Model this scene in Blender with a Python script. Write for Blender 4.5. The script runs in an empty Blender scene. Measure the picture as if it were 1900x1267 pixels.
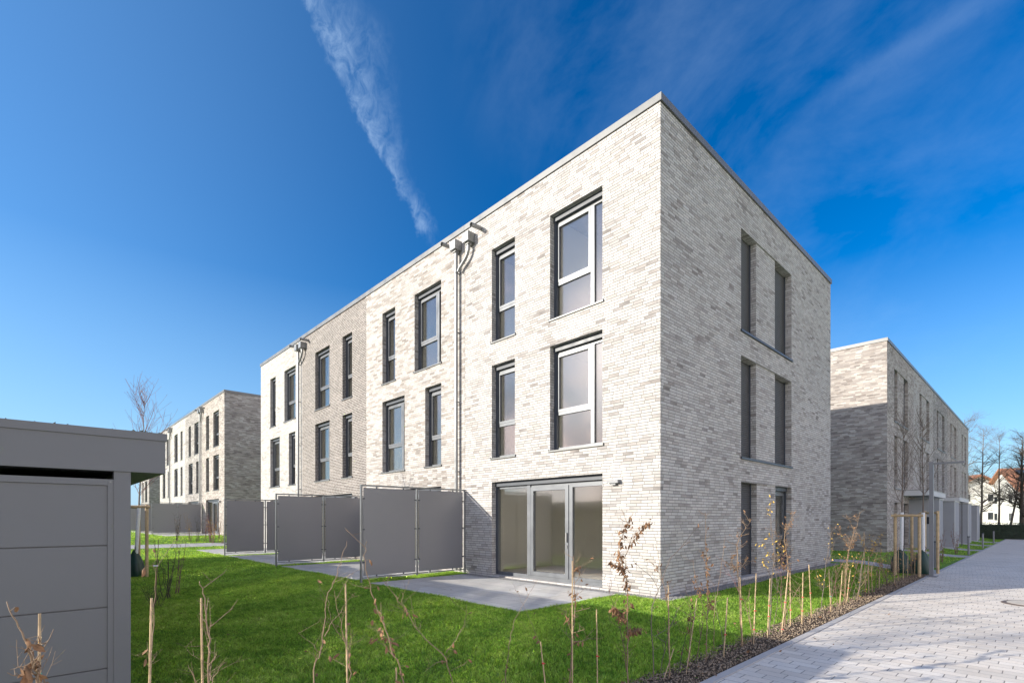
import bpy, math, random
import numpy as np
from mathutils import Vector, Matrix
R_ = math.radians
C = bpy.context.scene.collection
sc = bpy.context.scene

# ------------------------------------------------------------------ camera
CAMP = (5.229, -8.956, 1.56); FW = (-0.727, 0.687); RT = (0.687, 0.7265)
FPX = 941.0; CX = 950.0; HY = 962.0
cd = bpy.data.cameras.new('camera'); cam = bpy.data.objects.new('camera', cd); C.objects.link(cam)
cam.location = CAMP
cam.rotation_euler = (R_(90), 0, math.atan2(FW[1], FW[0]) - R_(90))
cd.sensor_width = 36; cd.sensor_fit = 'HORIZONTAL'; cd.lens = FPX / 1900 * 36
cd.shift_y = (HY - 633.5) / 1900
cd.clip_start = 0.05; cd.clip_end = 3000
sc.camera = cam

# ------------------------------------------------------------------ world, sun, exposure
SUN_TO = Vector((-1.0, -1.92, 0.69)).normalized()
EL = math.asin(SUN_TO.z); ROT = math.atan2(SUN_TO.x, SUN_TO.y)
sd = bpy.data.lights.new('sun', 'SUN'); sun = bpy.data.objects.new('sun', sd); C.objects.link(sun)
sun.rotation_euler = SUN_TO.to_track_quat('Z', 'Y').to_euler()
sd.energy = 4.3; sd.angle = R_(0.5); sd.color = (1.0, 0.93, 0.81)
sc.view_settings.view_transform = 'Standard'; sc.view_settings.look = 'None'
sc.view_settings.exposure = 0.95; sc.view_settings.gamma = 1; sc.view_settings.use_curve_mapping = False
sc.render.engine = 'CYCLES'
cy = sc.cycles
cy.max_bounces = 8; cy.transparent_max_bounces = 16; cy.diffuse_bounces = 4; cy.glossy_bounces = 4
cy.use_denoising = True; cy.caustics_reflective = True; cy.caustics_refractive = False
cy.blur_glossy = 0.0; cy.sample_clamp_indirect = 30
cy.use_guiding = True; cy.use_surface_guiding = True; cy.use_volume_guiding = False; cy.guiding_training_samples = 48
try: cy.denoising_prefilter = 'ACCURATE'
except Exception: pass

class NT:
    """small helper for node trees"""
    def __init__(s, t): s.t = t; t.nodes.clear()
    def n(s, typ, **kw):
        nd = s.t.nodes.new(typ)
        for k, v in kw.items(): setattr(nd, k, v)
        return nd
    def put(s, sock, v):
        if v is None: return
        if isinstance(v, bpy.types.NodeSocket): s.t.links.new(v, sock)
        else: sock.default_value = v
    def m(s, op, a, b=None, c=None, clamp=False):
        nd = s.n('ShaderNodeMath', operation=op); nd.use_clamp = clamp
        for i, v in enumerate((a, b, c)): s.put(nd.inputs[i], v)
        return nd.outputs[0]
    def vm(s, op, a, b=None):
        nd = s.n('ShaderNodeVectorMath', operation=op)
        s.put(nd.inputs[0], a); s.put(nd.inputs[1], b)
        return nd.outputs['Value'] if op in ('DOT_PRODUCT', 'LENGTH') else nd.outputs[0]
    def mix(s, f, a, b, blend='MIX'):
        nd = s.n('ShaderNodeMix', data_type='RGBA', blend_type=blend)
        s.put(nd.inputs[0], f); s.put(nd.inputs[6], a); s.put(nd.inputs[7], b)
        return nd.outputs[2]
    def ramp(s, f, stops, interp='LINEAR'):
        nd = s.n('ShaderNodeValToRGB'); cr = nd.color_ramp; cr.interpolation = interp
        while len(cr.elements) < len(stops): cr.elements.new(0.5)
        for e, (p, c) in zip(cr.elements, stops): e.position = p; e.color = c if len(c) == 4 else (*c, 1)
        s.put(nd.inputs[0], f); return nd.outputs[0]
    def rng(s, v, a, b, c=0.0, d=1.0, smooth=False):
        nd = s.n('ShaderNodeMapRange'); nd.clamp = True
        if smooth: nd.interpolation_type = 'SMOOTHSTEP'
        for i, x in enumerate((v, a, b, c, d)): s.put(nd.inputs[i], x)
        return nd.outputs[0]
    def noise(s, vec, scale, detail=3, rough=0.55, dist=0.0, dim='3D'):
        nd = s.n('ShaderNodeTexNoise', noise_dimensions=dim)
        s.put(nd.inputs['Vector'], vec); nd.inputs['Scale'].default_value = scale
        nd.inputs['Detail'].default_value = detail; nd.inputs['Roughness'].default_value = rough
        nd.inputs['Distortion'].default_value = dist
        return nd.outputs[0]
    def comb(s, x, y, z=0.0):
        nd = s.n('ShaderNodeCombineXYZ')
        for i, v in enumerate((x, y, z)): s.put(nd.inputs[i], v)
        return nd.outputs[0]
    def mapv(s, vec, sc_=(1, 1, 1), rot=(0, 0, 0)):
        nd = s.n('ShaderNodeMapping'); s.put(nd.inputs[0], vec)
        nd.inputs['Scale'].default_value = sc_; nd.inputs['Rotation'].default_value = rot
        return nd.outputs[0]

def pdir(px, py):
    a, b = (px - CX) / FPX, (HY - py) / FPX
    return Vector((FW[0] + RT[0] * a, FW[1] + RT[1] * a, b)).normalized()

w = bpy.data.worlds.new('World'); sc.world = w; w.use_nodes = True
t = NT(w.node_tree)
sky = t.n('ShaderNodeTexSky', sky_type='NISHITA'); sky.sun_disc = False
sky.sun_elevation = EL; sky.sun_rotation = ROT; sky.altitude = 300; sky.air_density = 1.0; sky.dust_density = 0.6; sky.ozone_density = 3.0
tc = t.n('ShaderNodeTexCoord').outputs['Generated']
V = t.vm('NORMALIZE', tc)
hs = t.n('ShaderNodeHueSaturation'); hs.inputs['Hue'].default_value = 0.504; hs.inputs['Saturation'].default_value = 1.42
t.put(hs.inputs['Color'], sky.outputs[0])
gm_ = t.n('ShaderNodeGamma'); gm_.inputs[1].default_value = 1.10
t.put(gm_.inputs[0], t.mix(1.0, hs.outputs[0], (1 / 7.6,) * 3 + (1,), 'MULTIPLY'))
base = t.mix(1.0, gm_.outputs[0], (7.0, 7.0, 7.0, 1), 'MULTIPLY')
# contrail: a long thin cloud, one edge ragged and firm, the other dissolving
dA, dC = pdir(566, 0), pdir(800, 452)
nrm = dA.cross(dC).normalized()
if nrm.dot(pdir(900, 200)) < 0: nrm = -nrm
tan = (dC - dA).normalized()
acr = t.vm('DOT_PRODUCT', V, tuple(nrm)); alo = t.vm('DOT_PRODUCT', V, tuple(tan))
aA, aC = dA.dot(tan), dC.dot(tan)
par = t.rng(alo, aA - 0.12, aC, -0.2, 1.0)
rag = t.noise(V, 26, 6, 0.62); rag2 = t.noise(V, 70, 4, 0.6)
acr2 = t.m('ADD', acr, t.m('MULTIPLY', t.m('SUBTRACT', rag, 0.5), 0.045))
acr2 = t.m('ADD', acr2, t.m('MULTIPLY', t.m('SUBTRACT', rag2, 0.5), 0.016))
# bulge: the left edge is slightly bowed
bow = t.m('MULTIPLY', t.m('SUBTRACT', par, t.m('MULTIPLY', par, par)), -0.03)
acr2 = t.m('SUBTRACT', acr2, bow)
wid = t.m('MULTIPLY', t.ramp(par, [(0.0, (.42,) * 3), (0.3, (1.0,) * 3), (0.6, (.5,) * 3), (1.0, (.16,) * 3)]), 0.105)
ledge = t.rng(acr2, -0.007, 0.006, smooth=True)
redge = t.m('POWER', t.rng(t.m('DIVIDE', acr2, wid), 0.05, 1.0, 1.0, 0.0), 1.4)
fib = t.noise(t.mapv(V, (9, 9, 3)), 6, 8, 0.68, 0.6)
cm = t.m('MULTIPLY', t.m('MULTIPLY', ledge, redge), t.rng(fib, 0.36, 0.68, 0.10, 1.0))
cm = t.m('MULTIPLY', cm, t.rng(par, 0.93, 1.02, 1.0, 0.0))
cm = t.m('MULTIPLY', cm, t.rng(t.vm('DOT_PRODUCT', V, tuple(pdir(700, 200))), 0.55, 0.75))
cm = t.m('MULTIPLY', cm, 0.32)
# thin cirrus veils to the right and a few streaks
def blob(px, py, r0, r1): return t.rng(t.vm('DOT_PRODUCT', V, tuple(pdir(px, py))), math.cos(R_(r1)), math.cos(R_(r0)), 0.0, 1.0, True)
ci = t.noise(t.mapv(V, (2.6, 6, 4), (0.4, 0.5, 0.3)), 1.7, 9, 0.60, 0.25)
ci = t.rng(ci, 0.42, 0.8)
cmask = t.m('MAXIMUM', blob(1450, 120, 6, 26), t.m('MULTIPLY', blob(1150, 60, 3, 16), 0.8))
cmask = t.m('MAXIMUM', cmask, t.m('MULTIPLY', blob(1800, 380, 5, 22), 0.8))
ci = t.m('MULTIPLY', t.m('MULTIPLY', ci, cmask), 0.11)
dS1, dS2 = pdir(1600, 140), pdir(1790, 20)
n2 = dS1.cross(dS2).normalized()
st = t.m('ABSOLUTE', t.m('ADD', t.vm('DOT_PRODUCT', V, tuple(n2)), t.m('MULTIPLY', t.m('SUBTRACT', fib, 0.5), 0.02)))
st = t.m('MULTIPLY', t.m('MULTIPLY', t.rng(st, 0.0, 0.022, 1.0, 0.0, True), blob(1690, 80, 1, 9)), 0.045)
tot = t.m('ADD', t.m('ADD', cm, ci), st, clamp=True)
sunh = Vector((SUN_TO.x, SUN_TO.y, 0)).normalized()
vz0 = t.n('ShaderNodeSeparateXYZ'); t.put(vz0.inputs[0], V)
base = t.mix(t.rng(vz0.outputs[2], 0.0, 0.40, 0.8, 0.0), base, (1.75, 2.85, 4.1, 1))
base = t.mix(t.rng(t.vm('DOT_PRODUCT', V, tuple(sunh)), -0.35, 0.75, 0.0, 0.27, True), base, (2.2, 3.9, 5.8, 1))
col = t.mix(tot, base, (3.4, 4.5, 5.8, 1))
# unseen cloud the panes mirror, brightened and spread behind the viewer to fill shade
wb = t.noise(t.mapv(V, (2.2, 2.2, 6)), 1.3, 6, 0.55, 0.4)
fill_veil = t.rng(t.vm('DOT_PRODUCT', V, (FW[0], FW[1], 0)), 0.46, -0.10, 0.0, 1.0, True)
fill_veil = t.m('MULTIPLY', fill_veil, t.rng(wb, 0.36, 0.62, 0.35, 1.0, True))
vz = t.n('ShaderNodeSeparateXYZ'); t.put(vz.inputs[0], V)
fill_veil = t.m('MULTIPLY', fill_veil, t.rng(vz.outputs[2], 0.15, 0.62, 1.0, 0.12, True))
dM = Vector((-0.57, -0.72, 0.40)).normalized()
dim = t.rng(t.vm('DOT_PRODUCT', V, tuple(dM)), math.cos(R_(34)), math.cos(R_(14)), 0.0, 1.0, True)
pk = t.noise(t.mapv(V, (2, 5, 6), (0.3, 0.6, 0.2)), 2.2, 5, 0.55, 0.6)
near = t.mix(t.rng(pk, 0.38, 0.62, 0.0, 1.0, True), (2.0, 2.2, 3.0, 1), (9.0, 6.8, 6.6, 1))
col = t.mix(fill_veil, col, t.mix(dim, (13.4, 11.9, 11.4, 1), near))
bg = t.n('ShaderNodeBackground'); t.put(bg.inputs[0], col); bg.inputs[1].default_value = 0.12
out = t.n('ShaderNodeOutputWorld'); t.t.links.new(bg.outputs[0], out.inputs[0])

# ------------------------------------------------------------------ materials
def mat(name):
    m = bpy.data.materials.new(name); m.use_nodes = True
    return m, NT(m.node_tree)
def finish(t, col, rough=0.6, normal=None, metal=0.0, spec=0.5, sub=None):
    p = t.n('ShaderNodeBsdfPrincipled'); t.put(p.inputs['Base Color'], col); t.put(p.inputs['Roughness'], rough)
    p.inputs['Metallic'].default_value = metal; p.inputs['Specular IOR Level'].default_value = spec
    if normal is not None: t.t.links.new(normal, p.inputs['Normal'])
    o = t.n('ShaderNodeOutputMaterial'); t.t.links.new(p.outputs[0], o.inputs[0]); return p
def bump(t, h, strength=0.5, dist=0.01):
    b = t.n('ShaderNodeBump'); b.inputs['Strength'].default_value = strength; b.inputs['Distance'].default_value = dist
    t.put(b.inputs['Height'], h); return b.outputs[0]
def plain(name, c, rough=0.6, var=0.12, scale=6.0, metal=0.0, spec=0.5, bmp=0.0, rv=.07):
    m, t = mat(name); pos = t.n('ShaderNodeTexCoord').outputs['Object']
    n = t.noise(pos, scale, 5, 0.6)
    k = t.rng(n, 0.3, 0.7, 1 - var, 1 + var)
    col = t.mix(1.0, (*c, 1), t.comb(k, k, k), 'MULTIPLY')
    nr = bump(t, t.noise(pos, scale * 12, 3), bmp, 0.004) if bmp else None
    finish(t, col, t.rng(n, 0.3, 0.7, max(rough - rv, 0.02), min(rough + rv, 1)), nr, metal, spec); return m

def masonry(name, bw, bh, jh, jv, stops, mortar, clump=0.35, bstr=0.8, seed=0.0, rough=0.85, half=False, fine=0.1):
    """running courses with a wild bond; UVs are in metres"""
    m, t = mat(name)
    uv = t.n('ShaderNodeUVMap'); sp = t.n('ShaderNodeSeparateXYZ'); t.t.links.new(uv.outputs[0], sp.inputs[0])
    u, v = sp.outputs[0], sp.outputs[1]
    vv = t.m('DIVIDE', v, bh); row = t.m('FLOOR', vv); fv = t.m('SUBTRACT', vv, row)
    wn = t.n('ShaderNodeTexWhiteNoise', noise_dimensions='1D'); t.put(wn.inputs['W'], t.m('ADD', row, seed + .37))
    off = wn.outputs['Value']
    if half: off = t.m('FRACT', t.m('ADD', t.m('MULTIPLY', row, 0.381966), t.m('MULTIPLY', off, 0.12)))
    uu = t.m('ADD', t.m('DIVIDE', u, bw), off); cx_ = t.m('FLOOR', uu); fu = t.m('SUBTRACT', uu, cx_)
    w2 = t.n('ShaderNodeTexWhiteNoise', noise_dimensions='3D'); t.put(w2.inputs['Vector'], t.comb(cx_, row, seed + 4.7))
    w3 = t.n('ShaderNodeTexWhiteNoise', noise_dimensions='3D'); t.put(w3.inputs['Vector'], t.comb(cx_, row, seed + 9.1))
    cl = t.noise(t.comb(u, t.m('MULTIPLY', v, 2.2), seed), 1.1, 3, 0.6)
    r = t.m('ADD', t.m('MULTIPLY', w2.outputs['Value'], 1 - clump), t.m('MULTIPLY', t.rng(cl, 0.32, 0.68), clump))
    col = t.ramp(r, stops)
    tint = t.mix(t.m('MULTIPLY', w3.outputs['Value'], 0.5), (1, 1, 1, 1), (1.0, 0.93, 0.86, 1))
    col = t.mix(1.0, col, tint, 'MULTIPLY')
    gr = t.noise(t.comb(u, v, seed), 38, 5, 0.7)
    k = t.rng(gr, 0.25, 0.75, 1 - fine, 1 + fine)
    col = t.mix(1.0, col, t.comb(k, k, k), 'MULTIPLY')
    big = t.rng(t.noise(t.comb(u, v, seed + 3), 0.55, 4, 0.6), 0.3, 0.7, 0.93, 1.05)
    col = t.mix(1.0, col, t.comb(big, big, big), 'MULTIPLY')
    eh, ev = jh / bh / 2, jv / bw / 2
    ju = t.m('MINIMUM', fu, t.m('SUBTRACT', 1.0, fu)); jvv = t.m('MINIMUM', fv, t.m('SUBTRACT', 1.0, fv))
    wob = t.m('MULTIPLY', t.m('SUBTRACT', gr, 0.5), 0.06)
    a = t.rng(t.m('ADD', jvv, wob), eh * 0.6, eh * 1.4); b = t.rng(t.m('ADD', ju, t.m('MULTIPLY', wob, 0.25)), ev * 0.6, ev * 1.4)
    brick = t.m('MULTIPLY', a, b)
    col = t.mix(brick, (*mortar, 1), col)
    hgt = t.m('ADD', t.m('MULTIPLY', brick, 0.7), t.m('ADD', t.m('MULTIPLY', w3.outputs['Value'], 0.22), t.m('MULTIPLY', gr, 0.2)))
    finish(t, col, rough, bump(t, hgt, bstr, 0.007), spec=0.3)
    return m

def S3(a, tint=(1, .98, .965)): return tuple(a * k for k in tint)
M = {}
M['brick_white'] = masonry('brick_white', .25, .0625, .012, .011,
    [(0, S3(.17, (1, .93, .90))), (.09, S3(.26, (1, .93, .90))), (.20, S3(.36, (1, .96, .935))), (.45, S3(.44, (1, .975, .955))), (1, S3(.54, (1, .98, .965)))], (.18, .174, .168), seed=1, clump=.25)
M['brick_tan'] = masonry('brick_tan', .25, .0625, .011, .010,
    [(0, S3(.20, (1, .9, .84))), (.25, S3(.32, (1, .92, .86))), (.5, S3(.41, (1, .965, .935))), (1, S3(.51, (1, .98, .96)))], (.25, .24, .225), seed=20, clump=.25)
M['brick_brown'] = masonry('brick_brown', .25, .0625, .018, .014,
    [(0, (.080, .066, .062)), (.35, (.118, .098, .09)), (.7, (.17, .145, .135)), (1, (.27, .24, .225))], (.42, .41, .39), seed=31)
M['brick_cream'] = masonry('brick_cream', .25, .0625, .010, .010,
    [(0, S3(.26, (1, .93, .87))), (.2, S3(.39, (1, .97, .94))), (1, S3(.53, (1, .985, .97)))], (.25, .24, .23), seed=47, clump=.2)
M['brick_grey'] = masonry('brick_grey', .25, .0625, .010, .010,
    [(0, (.12, .11, .108)), (.3, (.22, .205, .20)), (.7, (.34, .325, .315)), (1, (.52, .51, .50))], (.25, .245, .24), seed=53)
M['brick_taupe'] = masonry('brick_taupe', .25, .0625, .010, .010,
    [(0, (.15, .13, .12)), (.3, (.27, .24, .225)), (.7, (.40, .37, .345)), (1, (.56, .54, .51))], (.28, .27, .26), seed=77)
M['plaster'] = plain('plaster', (.86, .85, .77), 0.9, 0.03, 1.0)
M['oak'] = plain('oak_floor', (.46, .37, .28), 0.4, 0.2, 3.0)
M['ceiling'] = plain('ceiling_paint', (.8, .8, .78), 0.9, 0.02)
M['roof'] = plain('roof_gravel', (.25, .24, .23), 0.9, 0.25, 3)
M['coping'] = plain('coping_metal', (.15, .152, .152), 0.42, 0.06, 2.5, metal=0.3)
M['frame'] = plain('frame_metal', (.135, .145, .16), 0.38, 0.05, 4, metal=0.25)
M['sill'] = plain('sill_metal', (.15, .153, .153), 0.4, 0.07, 5, metal=0.3)
M['shutter'] = plain('shutter_metal', (.070, .070, .076), 0.5, 0.08, 5)
M['guide'] = plain('guide_metal', (.050, .060, .078), 0.45, 0.06, 5)
M['soffit'] = plain('soffit_plate', (.22, .21, .205), 0.7, 0.1, 5)
M['zinc'] = plain('zinc', (.26, .265, .265), 0.38, 0.10, 7, metal=0.45)
M['screenp'] = plain('screen_panel', (.235, .232, .24), 0.30, 0.015, .6, spec=0.5, rv=.015)
M['screenf'] = plain('screen_frame', (.22, .225, .23), 0.35, 0.08, 5, metal=0.6)
M['shed'] = plain('shed_panel', (.152, .154, .162), 0.5, 0.05, 1.5, bmp=0.06)
M['sheddark'] = plain('shed_dark', (.02, .022, .025), 0.8)
M['moss'] = plain('moss', (.07, .075, .03), 1.0, 0.4, 20)
M['lampm'] = plain('lamp_metal', (.20, .205, .22), 0.4, 0.05, 4)
M['post'] = plain('round_timber', (.46, .34, .20), 0.75, 0.25, 9, bmp=0.3)
M['cane'] = plain('bamboo', (.46, .33, .19), 0.55, 0.42, 16)
M['tie'] = plain('red_tape', (.62, .05, .05), 0.5, 0.1)
M['tiegreen'] = plain('green_tape', (.12, .42, .30), 0.5, 0.1)
M['wrap'] = plain('white_wrap', (.78, .79, .80), 0.8, 0.12, 30, bmp=0.5)
M['bag'] = plain('green_bag', (.012, .045, .035), 0.42, 0.25, 6, bmp=0.3)
M['bark'] = plain('bark_grey', (.17, .135, .11), 0.9, 0.3, 20, bmp=0.5)
M['barkdark'] = plain('bark_dark', (.075, .06, .048), 0.9, 0.3, 12, bmp=0.4)
M['twig'] = plain('twig_tan', (.25, .17, .105), 0.7, 0.35, 14)
M['twigred'] = plain('twig_red', (.19, .09, .085), 0.7, 0.3, 14)
M['leaf'] = plain('leaf_brown', (.23, .125, .062), 0.8, 0.5, 25)
M['leafy'] = plain('leaf_yellow', (.62, .40, .07), 0.7, 0.3, 25)
M['white'] = plain('white_render', (.66, .65, .63), 0.85, 0.05, 1)
M['tile'] = plain('roof_tile', (.36, .17, .10), 0.8, 0.25, 6, bmp=0.4)
M['solar'] = plain('solar_panel', (.06, .09, .14), 0.12, 0.1, 2)
M['render'] = plain('grey_render', (.30, .31, .33), 0.85, 0.05, 1.5)
M['renderlight'] = plain('light_panel', (.52, .53, .54), 0.6, 0.05, 1.5)
M['iron'] = plain('cast_iron', (.12, .09, .075), 0.6, 0.25, 14, bmp=0.4)
M['concrete'] = plain('pale_concrete', (.50, .46, .40), 0.85, 0.12, 6, bmp=0.2)
M['darkglass'] = plain('dark_glass', (.03, .035, .045), 0.08, 0.05)
M['pebble'] = plain('pebbles', (.26, .255, .25), 0.8, 0.55, 30, bmp=0.6)

def glass_mat():
    m, t = mat('window_glass')
    lw = t.n('ShaderNodeLayerWeight'); lw.inputs['Blend'].default_value = 0.5
    f5 = t.m('POWER', lw.outputs['Facing'], 5.0); F = t.m('ADD', 0.23, t.m('MULTIPLY', f5, 0.77), clamp=True)
    tr = t.n('ShaderNodeBsdfTransparent'); tr.inputs[0].default_value = (1.0, 1.0, .98, 1)
    g1 = t.n('ShaderNodeBsdfGlossy'); g1.inputs['Roughness'].default_value = 0.0
    g2 = t.n('ShaderNodeBsdfGlossy'); g2.inputs['Roughness'].default_value = 0.10
    pos = t.n('ShaderNodeTexCoord').outputs['Object']
    nb = bump(t, t.noise(pos, 0.9, 2), 0.12, 0.02); t.t.links.new(nb, g1.inputs['Normal'])
    gm = t.n('ShaderNodeMixShader'); gm.inputs[0].default_value = 0.75
    t.t.links.new(g1.outputs[0], gm.inputs[1]); t.t.links.new(g2.outputs[0], gm.inputs[2])
    mx = t.n('ShaderNodeMixShader'); t.put(mx.inputs[0], F)
    t.t.links.new(tr.outputs[0], mx.inputs[1]); t.t.links.new(gm.outputs[0], mx.inputs[2])
    o = t.n('ShaderNodeOutputMaterial'); t.t.links.new(mx.outputs[0], o.inputs[0]); return m
M['glass'] = glass_mat()

def grass_mat(name, blade):
    m, t = mat(name)
    pos = t.n('ShaderNodeNewGeometry').outputs['Position']
    a = t.noise(pos, 0.9, 4, 0.6); b = t.noise(pos, 16, 5, 0.75)
    c = t.noise(pos, 4.5, 3, 0.6); v = t.m('ADD', t.m('ADD', t.m('MULTIPLY', a, 0.28), t.m('MULTIPLY', c, 0.27)), t.m('MULTIPLY', b, 0.45))
    col = t.ramp(v, [(.36, (.07, .16, .022)), (.45, (.17, .33, .045)), (.54, (.32, .48, .085)), (.62, (.50, .60, .20))] if blade else
                 [(.36, (.06, .13, .02)), (.5, (.15, .28, .04)), (.62, (.28, .40, .09))])
    if blade:
        g = t.n('ShaderNodeNewGeometry')
        r = t.n('ShaderNodeTexWhiteNoise', noise_dimensions='1D'); t.put(r.inputs['W'], g.outputs['Random Per Island'])
        col = t.mix(t.m('MULTIPLY', t.rng(r.outputs['Value'], 0.8, 1.0), 0.55), col, (.27, .26, .09, 1))
        k = t.rng(g.outputs['Random Per Island'], 0, 1, .5, 1.65)
        col = t.mix(1.0, col, t.comb(k, k, k), 'MULTIPLY')
        p = t.n('ShaderNodeBsdfPrincipled'); t.put(p.inputs['Base Color'], col); p.inputs['Roughness'].default_value = 0.55
        p.inputs['Specular IOR Level'].default_value = 0.3
        tl = t.n('ShaderNodeBsdfTranslucent'); t.put(tl.inputs[0], t.mix(1.0, col, (1.35, 1.25, .6, 1), 'MULTIPLY'))
        mx = t.n('ShaderNodeMixShader'); mx.inputs[0].default_value = 0.5
        t.t.links.new(p.outputs[0], mx.inputs[1]); t.t.links.new(tl.outputs[0], mx.inputs[2])
        o = t.n('ShaderNodeOutputMaterial'); t.t.links.new(mx.outputs[0], o.inputs[0])
    else: finish(t, col, 0.95, bump(t, b, 0.8, 0.03), spec=0.1)
    return m
M['lawn'] = grass_mat('lawn_soil', False); M['blade'] = grass_mat('grass_blade', True)

def soil_mat():
    m, t = mat('bed_soil'); pos = t.n('ShaderNodeNewGeometry').outputs['Position']
    a = t.noise(pos, 30, 6, 0.75); b = t.noise(pos, 4, 4, 0.6)
    col = t.ramp(t.m('ADD', t.m('MULTIPLY', a, .7), t.m('MULTIPLY', b, .3)), [(.35, (.035, .026, .02)), (.52, (.12, .088, .064)), (.66, (.28, .215, .155))])
    finish(t, col, 0.95, bump(t, a, 1.0, 0.03), spec=0.1); return m
M['soil'] = soil_mat()
M['chip'] = plain('bark_chip', (.33, .255, .185), 0.95, 0.6, 30, bmp=0.4)

M['paver'] = masonry('path_paver', .30, .165, .007, .010, [(0, S3(.58, (1, .925, .825))), (.5, S3(.70, (1, .93, .835))), (1, S3(.79, (1, .935, .845)))],
                     (.24, .22, .20), clump=0.5, bstr=0.35, seed=5, half=True, fine=0.10)
M['slab'] = masonry('terrace_slab', .60, .40, .010, .010, [(0, S3(.38, (1, .985, .96))), (1, S3(.52, (1, .985, .96)))], (.15, .15, .145), clump=0.4, bstr=0.3, seed=8, half=True, fine=0.07)
M['kerb'] = masonry('kerb_stone', 1.0, 4.0, .004, .006, [(0, S3(.42)), (1, S3(.50))], (.2, .2, .2), clump=0.2, bstr=0.3, seed=3, fine=0.1)
M['hedge'] = plain('hedge_leaf', (.020, .035, .018), 0.7, 0.5, 6)

# ------------------------------------------------------------------ mesh builder
class MB:
    def __init__(s, tf=None): s.v = []; s.f = []; s.mi = []; s.tf = tf; s.sm = []
    def add(s, vs, fs, m=0, sm=False):
        b = len(s.v)
        s.v += [s.tf(*p) if s.tf else tuple(p) for p in vs]
        for f in fs: s.f.append([b + i for i in f]); s.mi.append(m); s.sm.append(sm)
    def quad(s, a, b, c, d, m=0): s.add([a, b, c, d], [(0, 1, 2, 3)], m)
    def box(s, x0, x1, y0, y1, z0, z1, m=0):
        if x0 > x1: x0, x1 = x1, x0
        if y0 > y1: y0, y1 = y1, y0
        if z0 > z1: z0, z1 = z1, z0
        vs = [(x0, y0, z0), (x1, y0, z0), (x1, y1, z0), (x0, y1, z0), (x0, y0, z1), (x1, y0, z1), (x1, y1, z1), (x0, y1, z1)]
        s.add(vs, [(0, 3, 2, 1), (4, 5, 6, 7), (0, 1, 5, 4), (1, 2, 6, 5), (2, 3, 7, 6), (3, 0, 4, 7)], m)
    def tube(s, pts, rad, n=8, m=0, cap=True, sm=True):
        pts = [Vector(p) for p in pts]
        if not isinstance(rad, (list, tuple)): rad = [rad] * len(pts)
        rings = []; prev = None
        for i, p in enumerate(pts):
            d = (pts[min(i + 1, len(pts) - 1)] - pts[max(i - 1, 0)]).normalized()
            a = prev if prev is not None else (Vector((1, 0, 0)) if abs(d.x) < .8 else Vector((0, 1, 0)))
            x = (a - d * a.dot(d)).normalized(); y = d.cross(x); prev = x
            rings.append([tuple(p + (x * math.cos(2 * math.pi * k / n) + y * math.sin(2 * math.pi * k / n)) * rad[i]) for k in range(n)])
        vs = [q for r in rings for q in r]; fs = []
        for i in range(len(rings) - 1):
            for k in range(n): fs.append((i * n + k, i * n + (k + 1) % n, (i + 1) * n + (k + 1) % n, (i + 1) * n + k))
        s.add(vs, fs, m, sm)
        if cap: s.add(rings[0], [tuple(range(n))[::-1]], m); s.add(rings[-1], [tuple(range(n))], m)
    def build(s, name, mats, parent=None, loc=None):
        me = bpy.data.meshes.new(name); me.from_pydata(s.v, [], s.f)
        mats = mats if isinstance(mats, (list, tuple)) else [mats]
        for m in mats: me.materials.append(M[m] if isinstance(m, str) else m)
        me.polygons.foreach_set('material_index', s.mi); me.polygons.foreach_set('use_smooth', s.sm)
        me.update()
        nv = len(me.loops); co = np.empty(len(me.vertices) * 3); me.vertices.foreach_get('co', co); co = co.reshape(-1, 3)
        li = np.empty(nv, dtype=np.int32); me.loops.foreach_get('vertex_index', li)
        nf = len(me.polygons); nr = np.empty(nf * 3); me.polygons.foreach_get('normal', nr); nr = np.abs(nr.reshape(-1, 3))
        lt = np.empty(nf, dtype=np.int32); me.polygons.foreach_get('loop_total', lt)
        ln = np.repeat(nr, lt, axis=0); p = co[li]
        uv = np.empty((nv, 2))
        ax = np.argmax(ln, axis=1)
        uv[:, 0] = np.where(ax == 0, p[:, 1], p[:, 0]); uv[:, 1] = np.where(ax == 2, p[:, 1], p[:, 2])
        ul = me.uv_layers.new(name='UVMap'); ul.data.foreach_set('uv', uv.ravel())
        o = bpy.data.objects.new(name, me); C.objects.link(o)
        if parent: o.parent = parent
        if loc: o.location = loc
        return o

def tag(o, label=None, cat=None, group=None, kind=None):
    if label: o['label'] = label
    if cat: o['category'] = cat
    if group: o['group'] = group
    if kind: o['kind'] = kind
    return o
def thing(name, label, cat, loc=(0, 0, 0), rz=0.0, group=None):
    o = bpy.data.objects.new(name, None); C.objects.link(o); o.empty_display_size = 0.3
    o.location = loc; o.rotation_euler = (0, 0, rz); return tag(o, label, cat, group)
def link_copy(o, parent=None, loc=None):
    c = o.copy(); C.objects.link(c)
    if parent is not None: c.parent = parent
    for ch in list(o.children): link_copy(ch, c)
    if loc: c.location = loc
    return c

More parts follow.
